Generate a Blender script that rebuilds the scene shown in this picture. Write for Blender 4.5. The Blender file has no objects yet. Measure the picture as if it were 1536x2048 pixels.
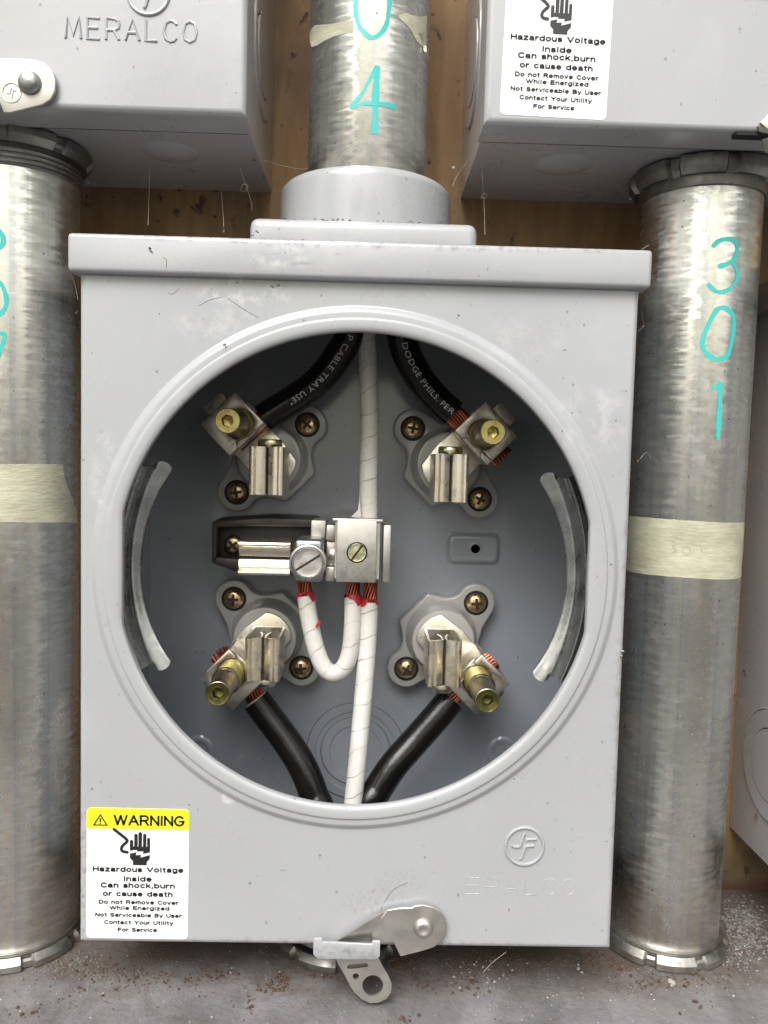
import bpy, bmesh, math, random
from mathutils import Vector, Matrix

R = math.radians
random.seed(7)
SC = bpy.context.scene
COL = SC.collection
MM = 0.001

# ------------------------------------------------------------------ camera
F_PX, YAW, PITCH, ROLL = 1597.0, .0193, .0632, .0248
CAM = Vector((4.5833, -296.965, 186.944))            # millimetres
_f = Vector((math.sin(YAW) * math.cos(PITCH), math.cos(YAW) * math.cos(PITCH), -math.sin(PITCH)))
_r = Vector((math.cos(YAW), -math.sin(YAW), 0))
_u = _r.cross(_f)
RIGHT = math.cos(ROLL) * _r + math.sin(ROLL) * _u
UP = -math.sin(ROLL) * _r + math.cos(ROLL) * _u
cd = bpy.data.cameras.new('camera')
cd.sensor_fit = 'HORIZONTAL'
cd.sensor_width = 36
cd.lens = 36 * F_PX / 1536
cd.clip_start, cd.clip_end = 0.01, 400
cam = bpy.data.objects.new('camera', cd)
COL.objects.link(cam)
m3 = Matrix((RIGHT, UP, -_f)).transposed()
cam.matrix_world = Matrix.Translation(CAM * MM) @ m3.to_4x4()
SC.camera = cam

# ------------------------------------------------------------------ light
TREE_SHADE_Z = .57                                          # sine of the height to which the added tree belt darkens the sky
SUN_EL, SUN_AZ = R(50), R(200)                        # azimuth measured from +Y (into the wall) clockwise
w = bpy.data.worlds.new("World")
SC.world = w
w.use_nodes = True
nt = w.node_tree
bg = nt.nodes['Background']
sky = nt.nodes.new('ShaderNodeTexSky')
sky.sky_type = 'NISHITA'
sky.sun_disc = False
sky.sun_elevation = SUN_EL
sky.sun_rotation = SUN_AZ
sky.air_density, sky.dust_density, sky.ozone_density = 1.0, 3.0, 1.0
hs = nt.nodes.new('ShaderNodeHueSaturation')
hs.inputs['Saturation'].default_value = 0.22
nt.links.new(sky.outputs[0], hs.inputs['Color'])
# overcast sky: lighter and darker cloud banks, and an unseen dark belt of trees with gaps, added to shade the front
tc = nt.nodes.new('ShaderNodeTexCoord')


def wn(typ, **kw):
    x = nt.nodes.new(typ)
    for k_, v_ in kw.items(): x.inputs[k_].default_value = v_
    return x


def wnoise(scale, sxyz, detail, rough, loc=(0, 0, 0)):
    mp_ = nt.nodes.new('ShaderNodeMapping')
    mp_.inputs['Scale'].default_value = sxyz
    mp_.inputs['Location'].default_value = loc
    nz_ = wn('ShaderNodeTexNoise', Scale=scale, Detail=detail, Roughness=rough)
    nt.links.new(tc.outputs['Generated'], mp_.inputs[0])
    nt.links.new(mp_.outputs[0], nz_.inputs['Vector'])
    return nz_.outputs[0]


def wramp(fac, stops):
    x = nt.nodes.new('ShaderNodeValToRGB')
    while len(x.color_ramp.elements) < len(stops): x.color_ramp.elements.new(.5)
    for e_, (p_, c_) in zip(x.color_ramp.elements, stops):
        e_.position, e_.color = p_, (*c_, 1)
    nt.links.new(fac, x.inputs[0])
    return x.outputs[0]


def wmix(fac, a_, b_, mode='MIX'):
    x = nt.nodes.new('ShaderNodeMix')
    x.data_type, x.blend_type = 'RGBA', mode
    for v_, i_ in ((fac, 0), (a_, 6), (b_, 7)):
        if hasattr(v_, 'links'): nt.links.new(v_, x.inputs[i_])
        elif i_ == 0: x.inputs[0].default_value = v_
        else: x.inputs[i_].default_value = (*v_, 1)
    return x.outputs[2]


def wmath(op, a_, b_):
    x = nt.nodes.new('ShaderNodeMath')
    x.operation = op
    for i_, v_ in enumerate((a_, b_)):
        if hasattr(v_, 'links'): nt.links.new(v_, x.inputs[i_])
        else: x.inputs[i_].default_value = v_
    return x.outputs[0]


cloud = wramp(wnoise(1.5, (2.2, 2.2, 1.1), 5, .6), [(.38, (.75, .75, .76)), (.62, (1.35, 1.33, 1.30))])
skyc = wmix(1.0, hs.outputs[0], cloud, 'MULTIPLY')
sep = nt.nodes.new('ShaderNodeSeparateXYZ')
nt.links.new(tc.outputs['Generated'], sep.inputs[0])
crown = wnoise(2.6, (1, 1, .6), 6, .6, (3, 1, 0))
edge = wmath('SUBTRACT', sep.outputs[2], wmath('MULTIPLY', wmath('SUBTRACT', crown, .5), .9))
above = wramp(edge, [(TREE_SHADE_Z - .03, (0, 0, 0)), (TREE_SHADE_Z + .05, (1, 1, 1))])
gap = wramp(wnoise(3.4, (1, 1, .35), 5, .6, (7, 2, 0)), [(.44, (.25, .255, .22)), (.52, (.42, .43, .34)), (.57, (1.05, 1.03, .96)), (.68, (1.5, 1.40, 1.22))])
trees = wmix(1.0, skyc, gap, 'MULTIPLY')
nt.links.new(wmix(above, trees, skyc), bg.inputs['Color'])
bg.inputs['Strength'].default_value = 0.15
sl = bpy.data.lights.new('sun', 'SUN')
sl.energy = 1.5
sl.angle = R(40)
sl.color = (1.0, .98, .945)
so = bpy.data.objects.new('sun', sl)
COL.objects.link(so)
sdir = Vector((math.sin(SUN_AZ) * math.cos(SUN_EL), math.cos(SUN_AZ) * math.cos(SUN_EL), math.sin(SUN_EL)))
so.rotation_euler = sdir.to_track_quat('Z', 'Y').to_euler()
so.location = sdir * 3
SC.view_settings.view_transform = 'Standard'
SC.view_settings.look = 'None'
SC.view_settings.exposure = .90
SC.view_settings.gamma = 1
SC.view_settings.use_curve_mapping = False


# ------------------------------------------------------------------ helpers: pixels to real points (mm)
def ray(px, py):
    return (RIGHT * ((px - 768) / F_PX) + UP * ((1024 - py) / F_PX) + _f)


def at(px, py, Y):
    d = ray(px, py)
    return CAM + d * ((Y - CAM.y) / d.y)


def at_z(px, py, Z):
    d = ray(px, py)
    return CAM + d * ((Z - CAM.z) / d.z)


def V(*a):
    return Vector(a)


# ------------------------------------------------------------------ materials
def mat(name, color, rough=.5, metal=0.0, spec=.5, coat=0.0):
    m = bpy.data.materials.new(name)
    m.use_nodes = True
    b = m.node_tree.nodes['Principled BSDF']
    b.inputs['Base Color'].default_value = (*color, 1)
    b.inputs['Roughness'].default_value = rough
    b.inputs['Metallic'].default_value = metal
    b.inputs['Specular IOR Level'].default_value = spec
    b.inputs['Coat Weight'].default_value = coat
    b.inputs['Coat Roughness'].default_value = .12
    return m


class NT:
    def __init__(s, m):
        s.t = m.node_tree
        s.b = s.t.nodes['Principled BSDF']
        s.c = s.n('ShaderNodeTexCoord')

    def n(s, typ, **kw):
        x = s.t.nodes.new(typ)
        for k, v in kw.items():
            if k.startswith('_'):
                setattr(x, k[1:], v)
            else:
                x.inputs[k.replace('__', ' ')].default_value = v
        return x

    def l(s, a, b):
        s.t.links.new(a, b)

    def coords(s, scale, src='Object', rot=None, loc=None):
        mp = s.n('ShaderNodeMapping')
        mp.inputs['Scale'].default_value = scale
        if rot: mp.inputs['Rotation'].default_value = rot
        if loc: mp.inputs['Location'].default_value = loc
        s.l(s.c.outputs[src], mp.inputs[0])
        return mp.outputs[0]

    def noise(s, vec, scale=1, detail=4, rough=.55, dist=0.0):
        x = s.n('ShaderNodeTexNoise', Scale=scale, Detail=detail, Roughness=rough, Distortion=dist)
        s.l(vec, x.inputs['Vector'])
        return x.outputs[0]

    def ramp(s, fac, stops):
        x = s.n('ShaderNodeValToRGB')
        e = x.color_ramp.elements
        while len(e) < len(stops): e.new(.5)
        for k, (p, c) in enumerate(stops):
            e[k].position = p
            e[k].color = (*c, 1) if hasattr(c, '__len__') else (c, c, c, 1)
        s.l(fac, x.inputs[0])
        return x.outputs[0]

    def mix(s, fac, a, b, mode='MIX'):
        x = s.n('ShaderNodeMix', _data_type='RGBA', _blend_type=mode)
        for v, i in ((fac, 0), (a, 6), (b, 7)):
            if hasattr(v, 'links'): s.l(v, x.inputs[i])
            elif i == 0: x.inputs[0].default_value = v
            else: x.inputs[i].default_value = (*v, 1)
        return x.outputs[2]

    def math(s, op, a, b=None, c=None):
        x = s.n('ShaderNodeMath', _operation=op)
        for i, v in enumerate((a, b, c)):
            if v is None: continue
            if hasattr(v, 'links'): s.l(v, x.inputs[i])
            else: x.inputs[i].default_value = v
        return x.outputs[0]

    def bump(s, h, strength=.3, dist=.0003):
        x = s.n('ShaderNodeBump', Strength=strength, Distance=dist)
        s.l(h, x.inputs['Height'])
        s.l(x.outputs[0], s.b.inputs['Normal'])
        return x

    def specks(s, scale, thr, vec=None):
        vec = vec or s.c.outputs['Object']
        v = s.n('ShaderNodeTexVoronoi', Scale=scale, Randomness=1.0)
        s.l(vec, v.inputs['Vector'])
        # random size per cell
        h = s.n('ShaderNodeSeparateColor')
        s.l(v.outputs['Color'], h.inputs[0])
        rad = s.math('MULTIPLY', s.math('POWER', h.outputs[0], 5.0), thr)
        return s.math('LESS_THAN', v.outputs['Distance'], rad)


def paint_material(name, base, seed=0.0, dirt=1.0, spots=(), gl=0.0):
    m = mat(name, base, .34, 0, .5, .55)
    t = NT(m)
    big = t.noise(t.coords((9, 9, 9), loc=(seed, seed * .7, 0)), 1, 5, .6, .4)
    c = t.mix(t.ramp(big, [(.35, .0), (.7, 1.0)]), [x * .955 for x in base], [min(1, x * 1.035) for x in base])
    # dry water marks: slightly paler film with ragged outline
    film = t.noise(t.coords((34, 34, 24), loc=(seed + 3, 1, 2)), 1, 8, .7, .4)
    c = t.mix(t.ramp(film, [(.56, .0), (.72, .10), (.9, .34)]), c, (.66, .655, .63))
    # brown grime
    gr = t.noise(t.coords((14, 14, 22), loc=(seed, 5, 1)), 1, 7, .7, .6)
    c = t.mix(t.ramp(gr, [(.60, .0), (.78, .22 * dirt)]), c, (.21, .17, .13))
    # fly specks and grit
    wq = t.n('ShaderNodeVectorMath', _operation='MULTIPLY_ADD')
    wn_ = t.n('ShaderNodeTexNoise', Scale=900.0, Detail=2.0)
    t.l(t.c.outputs['Object'], wn_.inputs['Vector'])
    t.l(wn_.outputs['Color'], wq.inputs[0])
    wq.inputs[1].default_value = (.0016, .0016, .0016)
    t.l(t.c.outputs['Object'], wq.inputs[2])
    s1 = t.specks(300, .17, wq.outputs[0])
    s2 = t.specks(120, .06, wq.outputs[0])
    c = t.mix(t.math('MULTIPLY', s1, .55), c, (.07, .06, .055))
    c = t.mix(t.math('MULTIPLY', s2, .5), c, (.17, .09, .05))
    for sx_, sz_, rx_, rz_, col_, amt, fq in spots:
        sp_ = t.n('ShaderNodeSeparateXYZ')
        t.l(t.c.outputs['Object'], sp_.inputs[0])
        dx_ = t.math('DIVIDE', t.math('SUBTRACT', sp_.outputs[0], sx_), rx_)
        dz_ = t.math('DIVIDE', t.math('SUBTRACT', sp_.outputs[2], sz_), rz_)
        d_ = t.math('SUBTRACT', 1.0, t.math('ADD', t.math('MULTIPLY', dx_, dx_), t.math('MULTIPLY', dz_, dz_)))
        n_ = t.noise(t.coords((fq, fq, fq), loc=(sx_ * 50, 3, sz_ * 40)), 1, 7, .72)
        m_ = t.math('MULTIPLY', t.ramp(d_, [(0, .0), (.6, 1.0)]), t.ramp(n_, [(.48, .0), (.62, 1.0)]))
        c = t.mix(t.math('MULTIPLY', m_, amt), c, col_)
    # short scuffs
    sc = t.noise(t.coords((60, 60, 500), rot=(0, .5, 0)), 1, 3, .5)
    sm = t.noise(t.coords((24, 24, 24), loc=(2, 2, seed)), 1, 3, .5)
    scm = t.math('MULTIPLY', t.ramp(sc, [(.66, .0), (.70, 1.0)]), t.ramp(sm, [(.56, .0), (.66, .45)]))
    c = t.mix(scm, c, (.22, .21, .20))
    t.l(c, t.b.inputs['Base Color'])
    rr = t.ramp(film, [(.35, .26 - gl), (.62, .32 - gl), (.85, .46)])
    t.l(rr, t.b.inputs['Roughness'])
    op = t.noise(t.coords((420, 420, 420)), 1, 3, .5)
    wv = t.noise(t.coords((26, 26, 26)), 1, 3, .5)
    h = t.math('ADD', t.math('MULTIPLY', op, .12), wv)
    t.bump(h, .22, .0012)
    return m


W_, D_, B_ = (.70, .69, .66), (.12, .11, .105), (.16, .115, .08)
M_PAINT = paint_material('grey_enamel', (.368, .374, .390), spots=(
    (-.101, .028, .0035, .028, D_, .6, 260), (.012, .017, .016, .007, D_, .22, 620), (.020, .026, .012, .006, D_, .22, 800),
    (-.042, .248, .022, .006, W_, .42, 150), (-.030, .259, .014, .005, W_, .40, 170), (-.052, .236, .018, .008, W_, .25, 120), (-.094, .180, .006, .020, W_, .25, 110),
    (-.055, .205, .016, .012, W_, .2, 130), (.086, .203, .016, .016, W_, .25, 110), (.06, .232, .02, .01, W_, .18, 140), (-.046, .058, .003, .003, W_, .7, 60),
    (.0, .0, .10, .004, B_, .5, 330), (.102, .10, .003, .10, B_, .35, 220), (.0, .2655, .105, .003, B_, .6, 360)))
M_PAINT_B = paint_material('grey_enamel_upper', (.365, .371, .387), 4.3)
M_PAINT_SHADED = paint_material('grey_enamel_inside_shaded', (.25, .27, .30), 8.1, .5, gl=.09)  # same enamel on a darker base, the interior's shade put into the colour
M_INSUL = paint_material('grey_moulded_insulator', (.31, .305, .295), 2.2, .3)


TILT = .62


def galvanised(name, tint=(.70, .70, .69), rough=.3, chatter=1.0):
    m = mat(name, tint, rough, 1.0)
    t = NT(m)
    # angle round the tube, in object space
    sp = t.n('ShaderNodeSeparateXYZ')
    t.l(t.c.outputs['Object'], sp.inputs[0])
    ang = t.math('ARCTAN2', sp.outputs[0], sp.outputs[1])
    cb = t.n('ShaderNodeCombineXYZ')
    t.l(t.math('MULTIPLY', ang, 1.0), cb.inputs[0])
    t.l(t.math('MULTIPLY', sp.outputs[2], 1.0), cb.inputs[2])
    def cyl(sx, sz, lx=0):
        mp = t.n('ShaderNodeMapping')
        mp.inputs['Scale'].default_value = (sx, 1, sz)
        mp.inputs['Location'].default_value = (lx, lx, 0)
        t.l(cb.outputs[0], mp.inputs[0])
        return mp.outputs[0]
    refl_bands = t.noise(cyl(6, .8, 2), 1, 4, .6)  # reflections of the surroundings painted into the zinc tint as vertical bands
    c = t.ramp(refl_bands, [(.32, [x * .80 for x in tint]), (.46, [x * y for x, y in zip(tint, (.97, .98, .98))]),
                         (.54, [x * y for x, y in zip(tint, (1.03, 1.02, .94))]), (.62, [x * y for x, y in zip(tint, (1.07, 1.0, .93))]),
                         (.74, [x * .90 for x in tint])])
    # roller chatter: short wavy cross streaks in zinc
    ch = t.noise(cyl(3.4, 330, 5), 1, 4, .62, .35)
    rip = t.noise(cyl(1.9, 470, 3), 1, 3, .55, .25)
    cm = t.noise(cyl(2.2, 22, 9), 1, 3, .5)
    chm = t.math('MULTIPLY', t.ramp(ch, [(.46, .0), (.56, 1.0)]), t.ramp(cm, [(.38, .0), (.60, 1.0)]))
    c = t.mix(t.math('MULTIPLY', chm, .42 * chatter), c, [x * .52 for x in tint])
    pale = t.math('MULTIPLY', t.ramp(t.noise(cyl(2.6, 420, 12), 1, 3, .6, .3), [(.54, .0), (.62, 1.0)]), t.ramp(cm, [(.30, .0), (.55, .5)]))
    c = t.mix(pale, c, [min(.92, x * 1.14) for x in tint])
    grime = t.noise(t.coords((45, 45, 18)), 1, 7, .7)
    c = t.mix(t.ramp(grime, [(.60, .0), (.80, .3)]), c, (.34, .31, .25))
    c = t.mix(t.math('MULTIPLY', t.specks(330, .13), .8), c, (.07, .055, .04))
    t.l(c, t.b.inputs['Base Color'])
    ro = t.math('ADD', t.math('MULTIPLY', chm, .12), t.ramp(grime, [(.4, rough), (.72, rough + .18)]))
    t.l(ro, t.b.inputs['Roughness'])
    # the roller marks tilt the skin round the tube, so reflections break into short cross streaks
    ge = t.n('ShaderNodeNewGeometry')
    cr = t.n('ShaderNodeVectorMath', _operation='CROSS_PRODUCT')
    t.l(ge.outputs['Normal'], cr.inputs[0])
    cr.inputs[1].default_value = (0, 0, 1)
    k1 = t.math('MULTIPLY', t.math('SUBTRACT', rip, .5), TILT * chatter)
    k2 = t.math('MULTIPLY', t.math('SUBTRACT', t.noise(cyl(6, 5, 8), 1, 4, .6), .5), .2)
    sc_ = t.n('ShaderNodeVectorMath', _operation='SCALE')
    t.l(cr.outputs[0], sc_.inputs[0])
    t.l(t.math('ADD', k1, k2), sc_.inputs['Scale'])
    ad = t.n('ShaderNodeVectorMath', _operation='ADD')
    t.l(ge.outputs['Normal'], ad.inputs[0])
    t.l(sc_.outputs[0], ad.inputs[1])
    no = t.n('ShaderNodeVectorMath', _operation='NORMALIZE')
    t.l(ad.outputs[0], no.inputs[0])
    t.l(no.outputs[0], t.b.inputs['Normal'])
    return m


M_GALV = galvanised('galvanised_steel', (.80, .80, .78), .23)


def metal_spotted(name, base, alt, rough=.3, scale=60, grain=0.0, bump=.12, dark=(.10, .085, .06)):
    m = mat(name, base, rough, 1.0)
    t = NT(m)
    a = t.noise(t.coords((scale,) * 3), 1, 5, .6, .5)
    c = t.mix(t.ramp(a, [(.38, .0), (.64, 1.0)]), base, alt)
    d = t.noise(t.coords((scale * 2.2,) * 3, loc=(4, 2, 1)), 1, 6, .7)
    c = t.mix(t.ramp(d, [(.58, .0), (.74, .75)]), c, dark)
    t.l(c, t.b.inputs['Base Color'])
    t.l(t.ramp(d, [(.4, rough), (.7, min(1, rough + .25))]), t.b.inputs['Roughness'])
    fine = t.noise(t.coords((1500, 1500, 180) if grain else (900, 900, 900)), 1, 3, .6)
    t.bump(fine, bump, .0002)
    return m


M_TIN = metal_spotted('tinned_jaw_metal', (.78, .74, .67), (.80, .72, .55), .26, 90, 1)
M_LUG = metal_spotted('tinned_lug_metal', (.62, .59, .54), (.50, .43, .37), .38, 110, 0, .2)
M_ALU = metal_spotted('bare_aluminium', (.62, .60, .57), (.56, .53, .49), .36, 70, 1)
M_CAST = metal_spotted('cast_connector_metal', (.50, .505, .50), (.40, .40, .395), .32, 120, 0, .3)
M_ZINC = metal_spotted('yellow_passivated_zinc', (.42, .38, .14), (.30, .24, .09), .33, 150, 0, .14, (.08, .05, .02))
M_OLIVE = metal_spotted('olive_steel', (.34, .32, .24), (.26, .20, .12), .30, 150, 0, .12, (.08, .05, .03))
M_SOCKET = metal_spotted('dark_olive_socket', (.075, .072, .03), (.16, .15, .05), .45, 260, 0, .2, (.04, .035, .02))
M_IRID = metal_spotted('rainbow_passivated_zinc', (.80, .72, .45), (.62, .74, .50), .25, 220, 0, .06, (.65, .32, .26))
M_BRASS = metal_spotted('brassy_screw_metal', (.62, .43, .25), (.70, .55, .30), .24, 240, 0, .1, (.08, .05, .03))
M_STRIP = metal_spotted('zinc_plated_strip', (.55, .56, .56), (.42, .435, .435), .22, 55, 1, .10, (.38, .37, .34))
M_STEEL = metal_spotted('stainless_hasp_steel', (.60, .58, .54), (.54, .52, .48), .40, 40, 0, .12, (.45, .38, .28))
M_NUT = metal_spotted('zinc_locknut_metal', (.46, .45, .42), (.30, .29, .265), .40, 60, 0, .35, (.09, .075, .06))
M_NUT_DARK = metal_spotted('shaded_grimy_locknut_metal', (.31, .30, .285), (.19, .185, .17), .42, 60, 0, .35, (.05, .042, .035))  # grimy nut metal with the shade under the boxes put into its colour
M_COPPER = mat('copper', (.35, .10, .055), .40, 1.0)
M_COPPERDARK = mat('tarnished_copper', (.16, .045, .025), .5, .6)
M_DARKHOLE = mat('dark_recess', (.008, .008, .008), .8)


def simple(name, base, alt, rough, scale=40, bump=.2, dist=.0003, spec=.5, stops=(.4, .65)):
    m = mat(name, base, rough, 0, spec)
    t = NT(m)
    a = t.noise(t.coords((scale,) * 3), 1, 7, .65, .3)
    t.l(t.mix(t.ramp(a, [(stops[0], .0), (stops[1], 1.0)]), base, alt), t.b.inputs['Base Color'])
    t.bump(t.noise(t.coords((scale * 9,) * 3), 1, 4, .6), bump, dist)
    return m


M_BLACK = simple('black_cable_sheath', (.0045, .0045, .0045), (.011, .009, .008), .20, 60, .3, spec=.35)
M_BLOCK = simple('black_moulded_block', (.018, .014, .012), (.030, .024, .019), .45, 50, .2)
M_RED = simple('red_insulation', (.42, .018, .03), (.30, .01, .02), .4, 90)
M_MARK = simple('turquoise_marker_ink', (.04, .47, .44), (.12, .42, .40), .34, 170, .2, stops=(.5, .72))
M_STK = simple('white_vinyl', (.86, .86, .85), (.80, .80, .78), .35, 30, .05, stops=(.55, .9))
M_YEL = mat('yellow_print', (.93, .84, .02), .35)
M_INK = mat('black_print', (.012, .012, .012), .5)
M_HAIR = mat('dark_hair', (.07, .055, .045), .6)
M_PENCIL = mat('faint_pencil', (.38, .38, .29), .6)
M_CABLETXT = mat('white_cable_print', (.50, .50, .48), .5)
M_CRUMB = simple('rusty_crumbs', (.112, .064, .035), (.055, .034, .022), .9, 300, .5)
M_DUST = simple('tan_dust_grains', (.15, .10, .062), (.09, .058, .035), .9, 500, .5)
M_GRIT = simple('white_grit', (.36, .35, .33), (.20, .195, .18), .8, 300, .4)
M_GRAVEL = simple('grey_grit', (.185, .176, .163), (.09, .086, .08), .9, 300, .5)
M_WEB = mat('cobweb_silk', (.55, .52, .46), .6)
M_WPAINT = simple('white_label_paper_inside', (.80, .79, .76), (.70, .69, .66), .5)


def tape_material():
    m = mat('masking_tape', (.57, .57, .42), .62)
    t = NT(m)
    a = t.noise(t.coords((60, 60, 120)), 1, 6, .65)
    c = t.mix(t.ramp(a, [(.38, .0), (.66, 1.0)]), (.55, .55, .41), (.40, .39, .28))
    b = t.noise(t.coords((22, 22, 22), loc=(5, 3, 2)), 1, 5, .6)
    c = t.mix(t.ramp(b, [(.52, .0), (.7, .45)]), c, (.66, .66, .55))
    t.l(c, t.b.inputs['Base Color'])
    t.bump(t.math('ADD', t.noise(t.coords((250, 250, 900)), 1, 3), t.math('MULTIPLY', t.noise(t.coords((40, 40, 130)), 1, 4, .6, .6), 1.6)),       .45, .0005)
    t.l(t.math('ADD', .78, t.math('MULTIPLY', b, .25)), t.b.inputs['Alpha'])
    return m


M_TAPE = tape_material()


def wire_tape_material():
    m = mat('white_wire_tape', (.74, .71, .65), .42)
    t = NT(m)
    sp = t.n('ShaderNodeSeparateXYZ')
    t.l(t.c.outputs['UV'], sp.inputs[0])
    wob = t.noise(t.coords((70, 70, 70)), 1, 2)
    ph = t.math('ADD', t.math('SUBTRACT', t.math('DIVIDE', sp.outputs[0], .0098), sp.outputs[1]), t.math('MULTIPLY', wob, .8))
    fr = t.math('FRACT', ph)
    line = t.ramp(fr, [(.0, 1.0), (.035, .75), (.06, .0), (.985, .0), (1.0, 1.0)])
    a = t.noise(t.coords((45, 45, 45)), 1, 6, .65)
    c = t.mix(t.ramp(a, [(.38, .0), (.7, 1.0)]), (.60, .59, .56), (.48, .455, .41))
    c = t.mix(t.math('MULTIPLY', line, t.ramp(t.noise(t.coords((110, 110, 110)), 1, 3), [(.35, .25), (.6, .85)])), c, (.20, .16, .12))
    c = t.mix(t.math('MULTIPLY', t.specks(330, .10), .7), c, (.10, .07, .05))
    t.l(c, t.b.inputs['Base Color'])
    t.bump(t.math('ADD', fr, t.math('MULTIPLY', a, .9)), .8, .0005)
    return m


M_WIRE = wire_tape_material()


def wall_material():
    m = mat('stained_plywood', (.30, .18, .09), .7)
    t = NT(m)
    g = t.noise(t.coords((95, 20, 9), rot=(0, R(2), 0)), 1, 6, .6, .4)
    c = t.ramp(g, [(.30, (.19, .105, .042)), (.52, (.275, .160, .068)), (.72, (.34, .215, .10))])
    b = t.noise(t.coords((26, 26, 12)), 1, 6, .65, .5)
    c = t.mix(t.ramp(b, [(.42, .0), (.68, .7)]), c, (.085, .06, .038))
    st = t.noise(t.coords((150, 150, 110), loc=(3, 0, 1)), 1, 3, .55)
    sm = t.noise(t.coords((30, 30, 30), loc=(9, 0, 4)), 1, 3, .5)
    c = t.mix(t.math('MULTIPLY', t.ramp(st, [(.60, .0), (.64, .9)]), t.ramp(sm, [(.48, .0), (.58, 1.0)])), c, (.02, .011, .007))
    c = t.mix(t.math('MULTIPLY', t.specks(170, .20), .85), c, (.03, .015, .008))
    sz = t.n('ShaderNodeSeparateXYZ')
    t.l(t.c.outputs['Object'], sz.inputs[0])
    spl = t.math('ADD', t.math('MULTIPLY', sz.outputs[2], -9.0), t.noise(t.coords((45, 45, 45), loc=(1, 1, 6)), 1, 6, .65))
    c = t.mix(t.ramp(spl, [(.35, .0), (.75, .85)]), c, (.075, .062, .032))
    low = t.math('ADD', t.math('MULTIPLY', sz.outputs[2], -60.0), t.math('MULTIPLY', t.noise(t.coords((70, 70, 70)), 1, 4), .6))
    c = t.mix(t.ramp(low, [(1.1, .0), (1.5, .8)]) if False else t.ramp(t.math('MULTIPLY', low, .5), [(.62, .0), (.80, .8)]), c, (.07, .022, .018))
    t.l(c, t.b.inputs['Base Color'])
    t.bump(g, .4, .0006)
    return m


def ledge_material():
    m = mat('dusty_concrete', (.30, .29, .29), .75)
    t = NT(m)
    a = t.noise(t.coords((30, 18, 22)), 1, 9, .7, .5)
    c = t.ramp(a, [(.30, (.085, .082, .081)), (.5, (.150, .147, .147)), (.68, (.215, .211, .211))])
    b = t.noise(t.coords((34, 50, 34), loc=(1, 4, 2)), 1, 8, .7)
    c = t.mix(t.ramp(b, [(.52, .0), (.70, .6)]), c, (.085, .062, .045))
    sy = t.n('ShaderNodeSeparateXYZ')
    t.l(t.c.outputs['Object'], sy.inputs[0])
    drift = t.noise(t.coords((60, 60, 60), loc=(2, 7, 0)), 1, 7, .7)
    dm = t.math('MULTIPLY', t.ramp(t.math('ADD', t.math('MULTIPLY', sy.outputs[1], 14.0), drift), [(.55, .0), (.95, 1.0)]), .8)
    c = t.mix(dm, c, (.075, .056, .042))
    f = t.noise(t.coords((420, 420, 420)), 1, 4, .7)
    c = t.mix(t.ramp(f, [(.36, .0), (.7, .7)]), c, (.55, .54, .55), 'OVERLAY')
    c = t.mix(t.math('MULTIPLY', t.specks(420, .22), .9), c, (.06, .045, .035))
    c = t.mix(t.math('MULTIPLY', t.specks(400, .16, t.coords((1, 1, 1), loc=(3, 1, 0))), .8), c, (.70, .68, .66))
    t.l(c, t.b.inputs['Base Color'])
    t.bump(t.math('ADD', a, t.math('MULTIPLY', f, .7)), .9, .0011)
    return m


M_WALL = wall_material()
M_LEDGE = ledge_material()
M_GROUND = simple('paved_ground', (.08, .077, .072), (.06, .057, .053), .85, 3, .3, .004)


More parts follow.
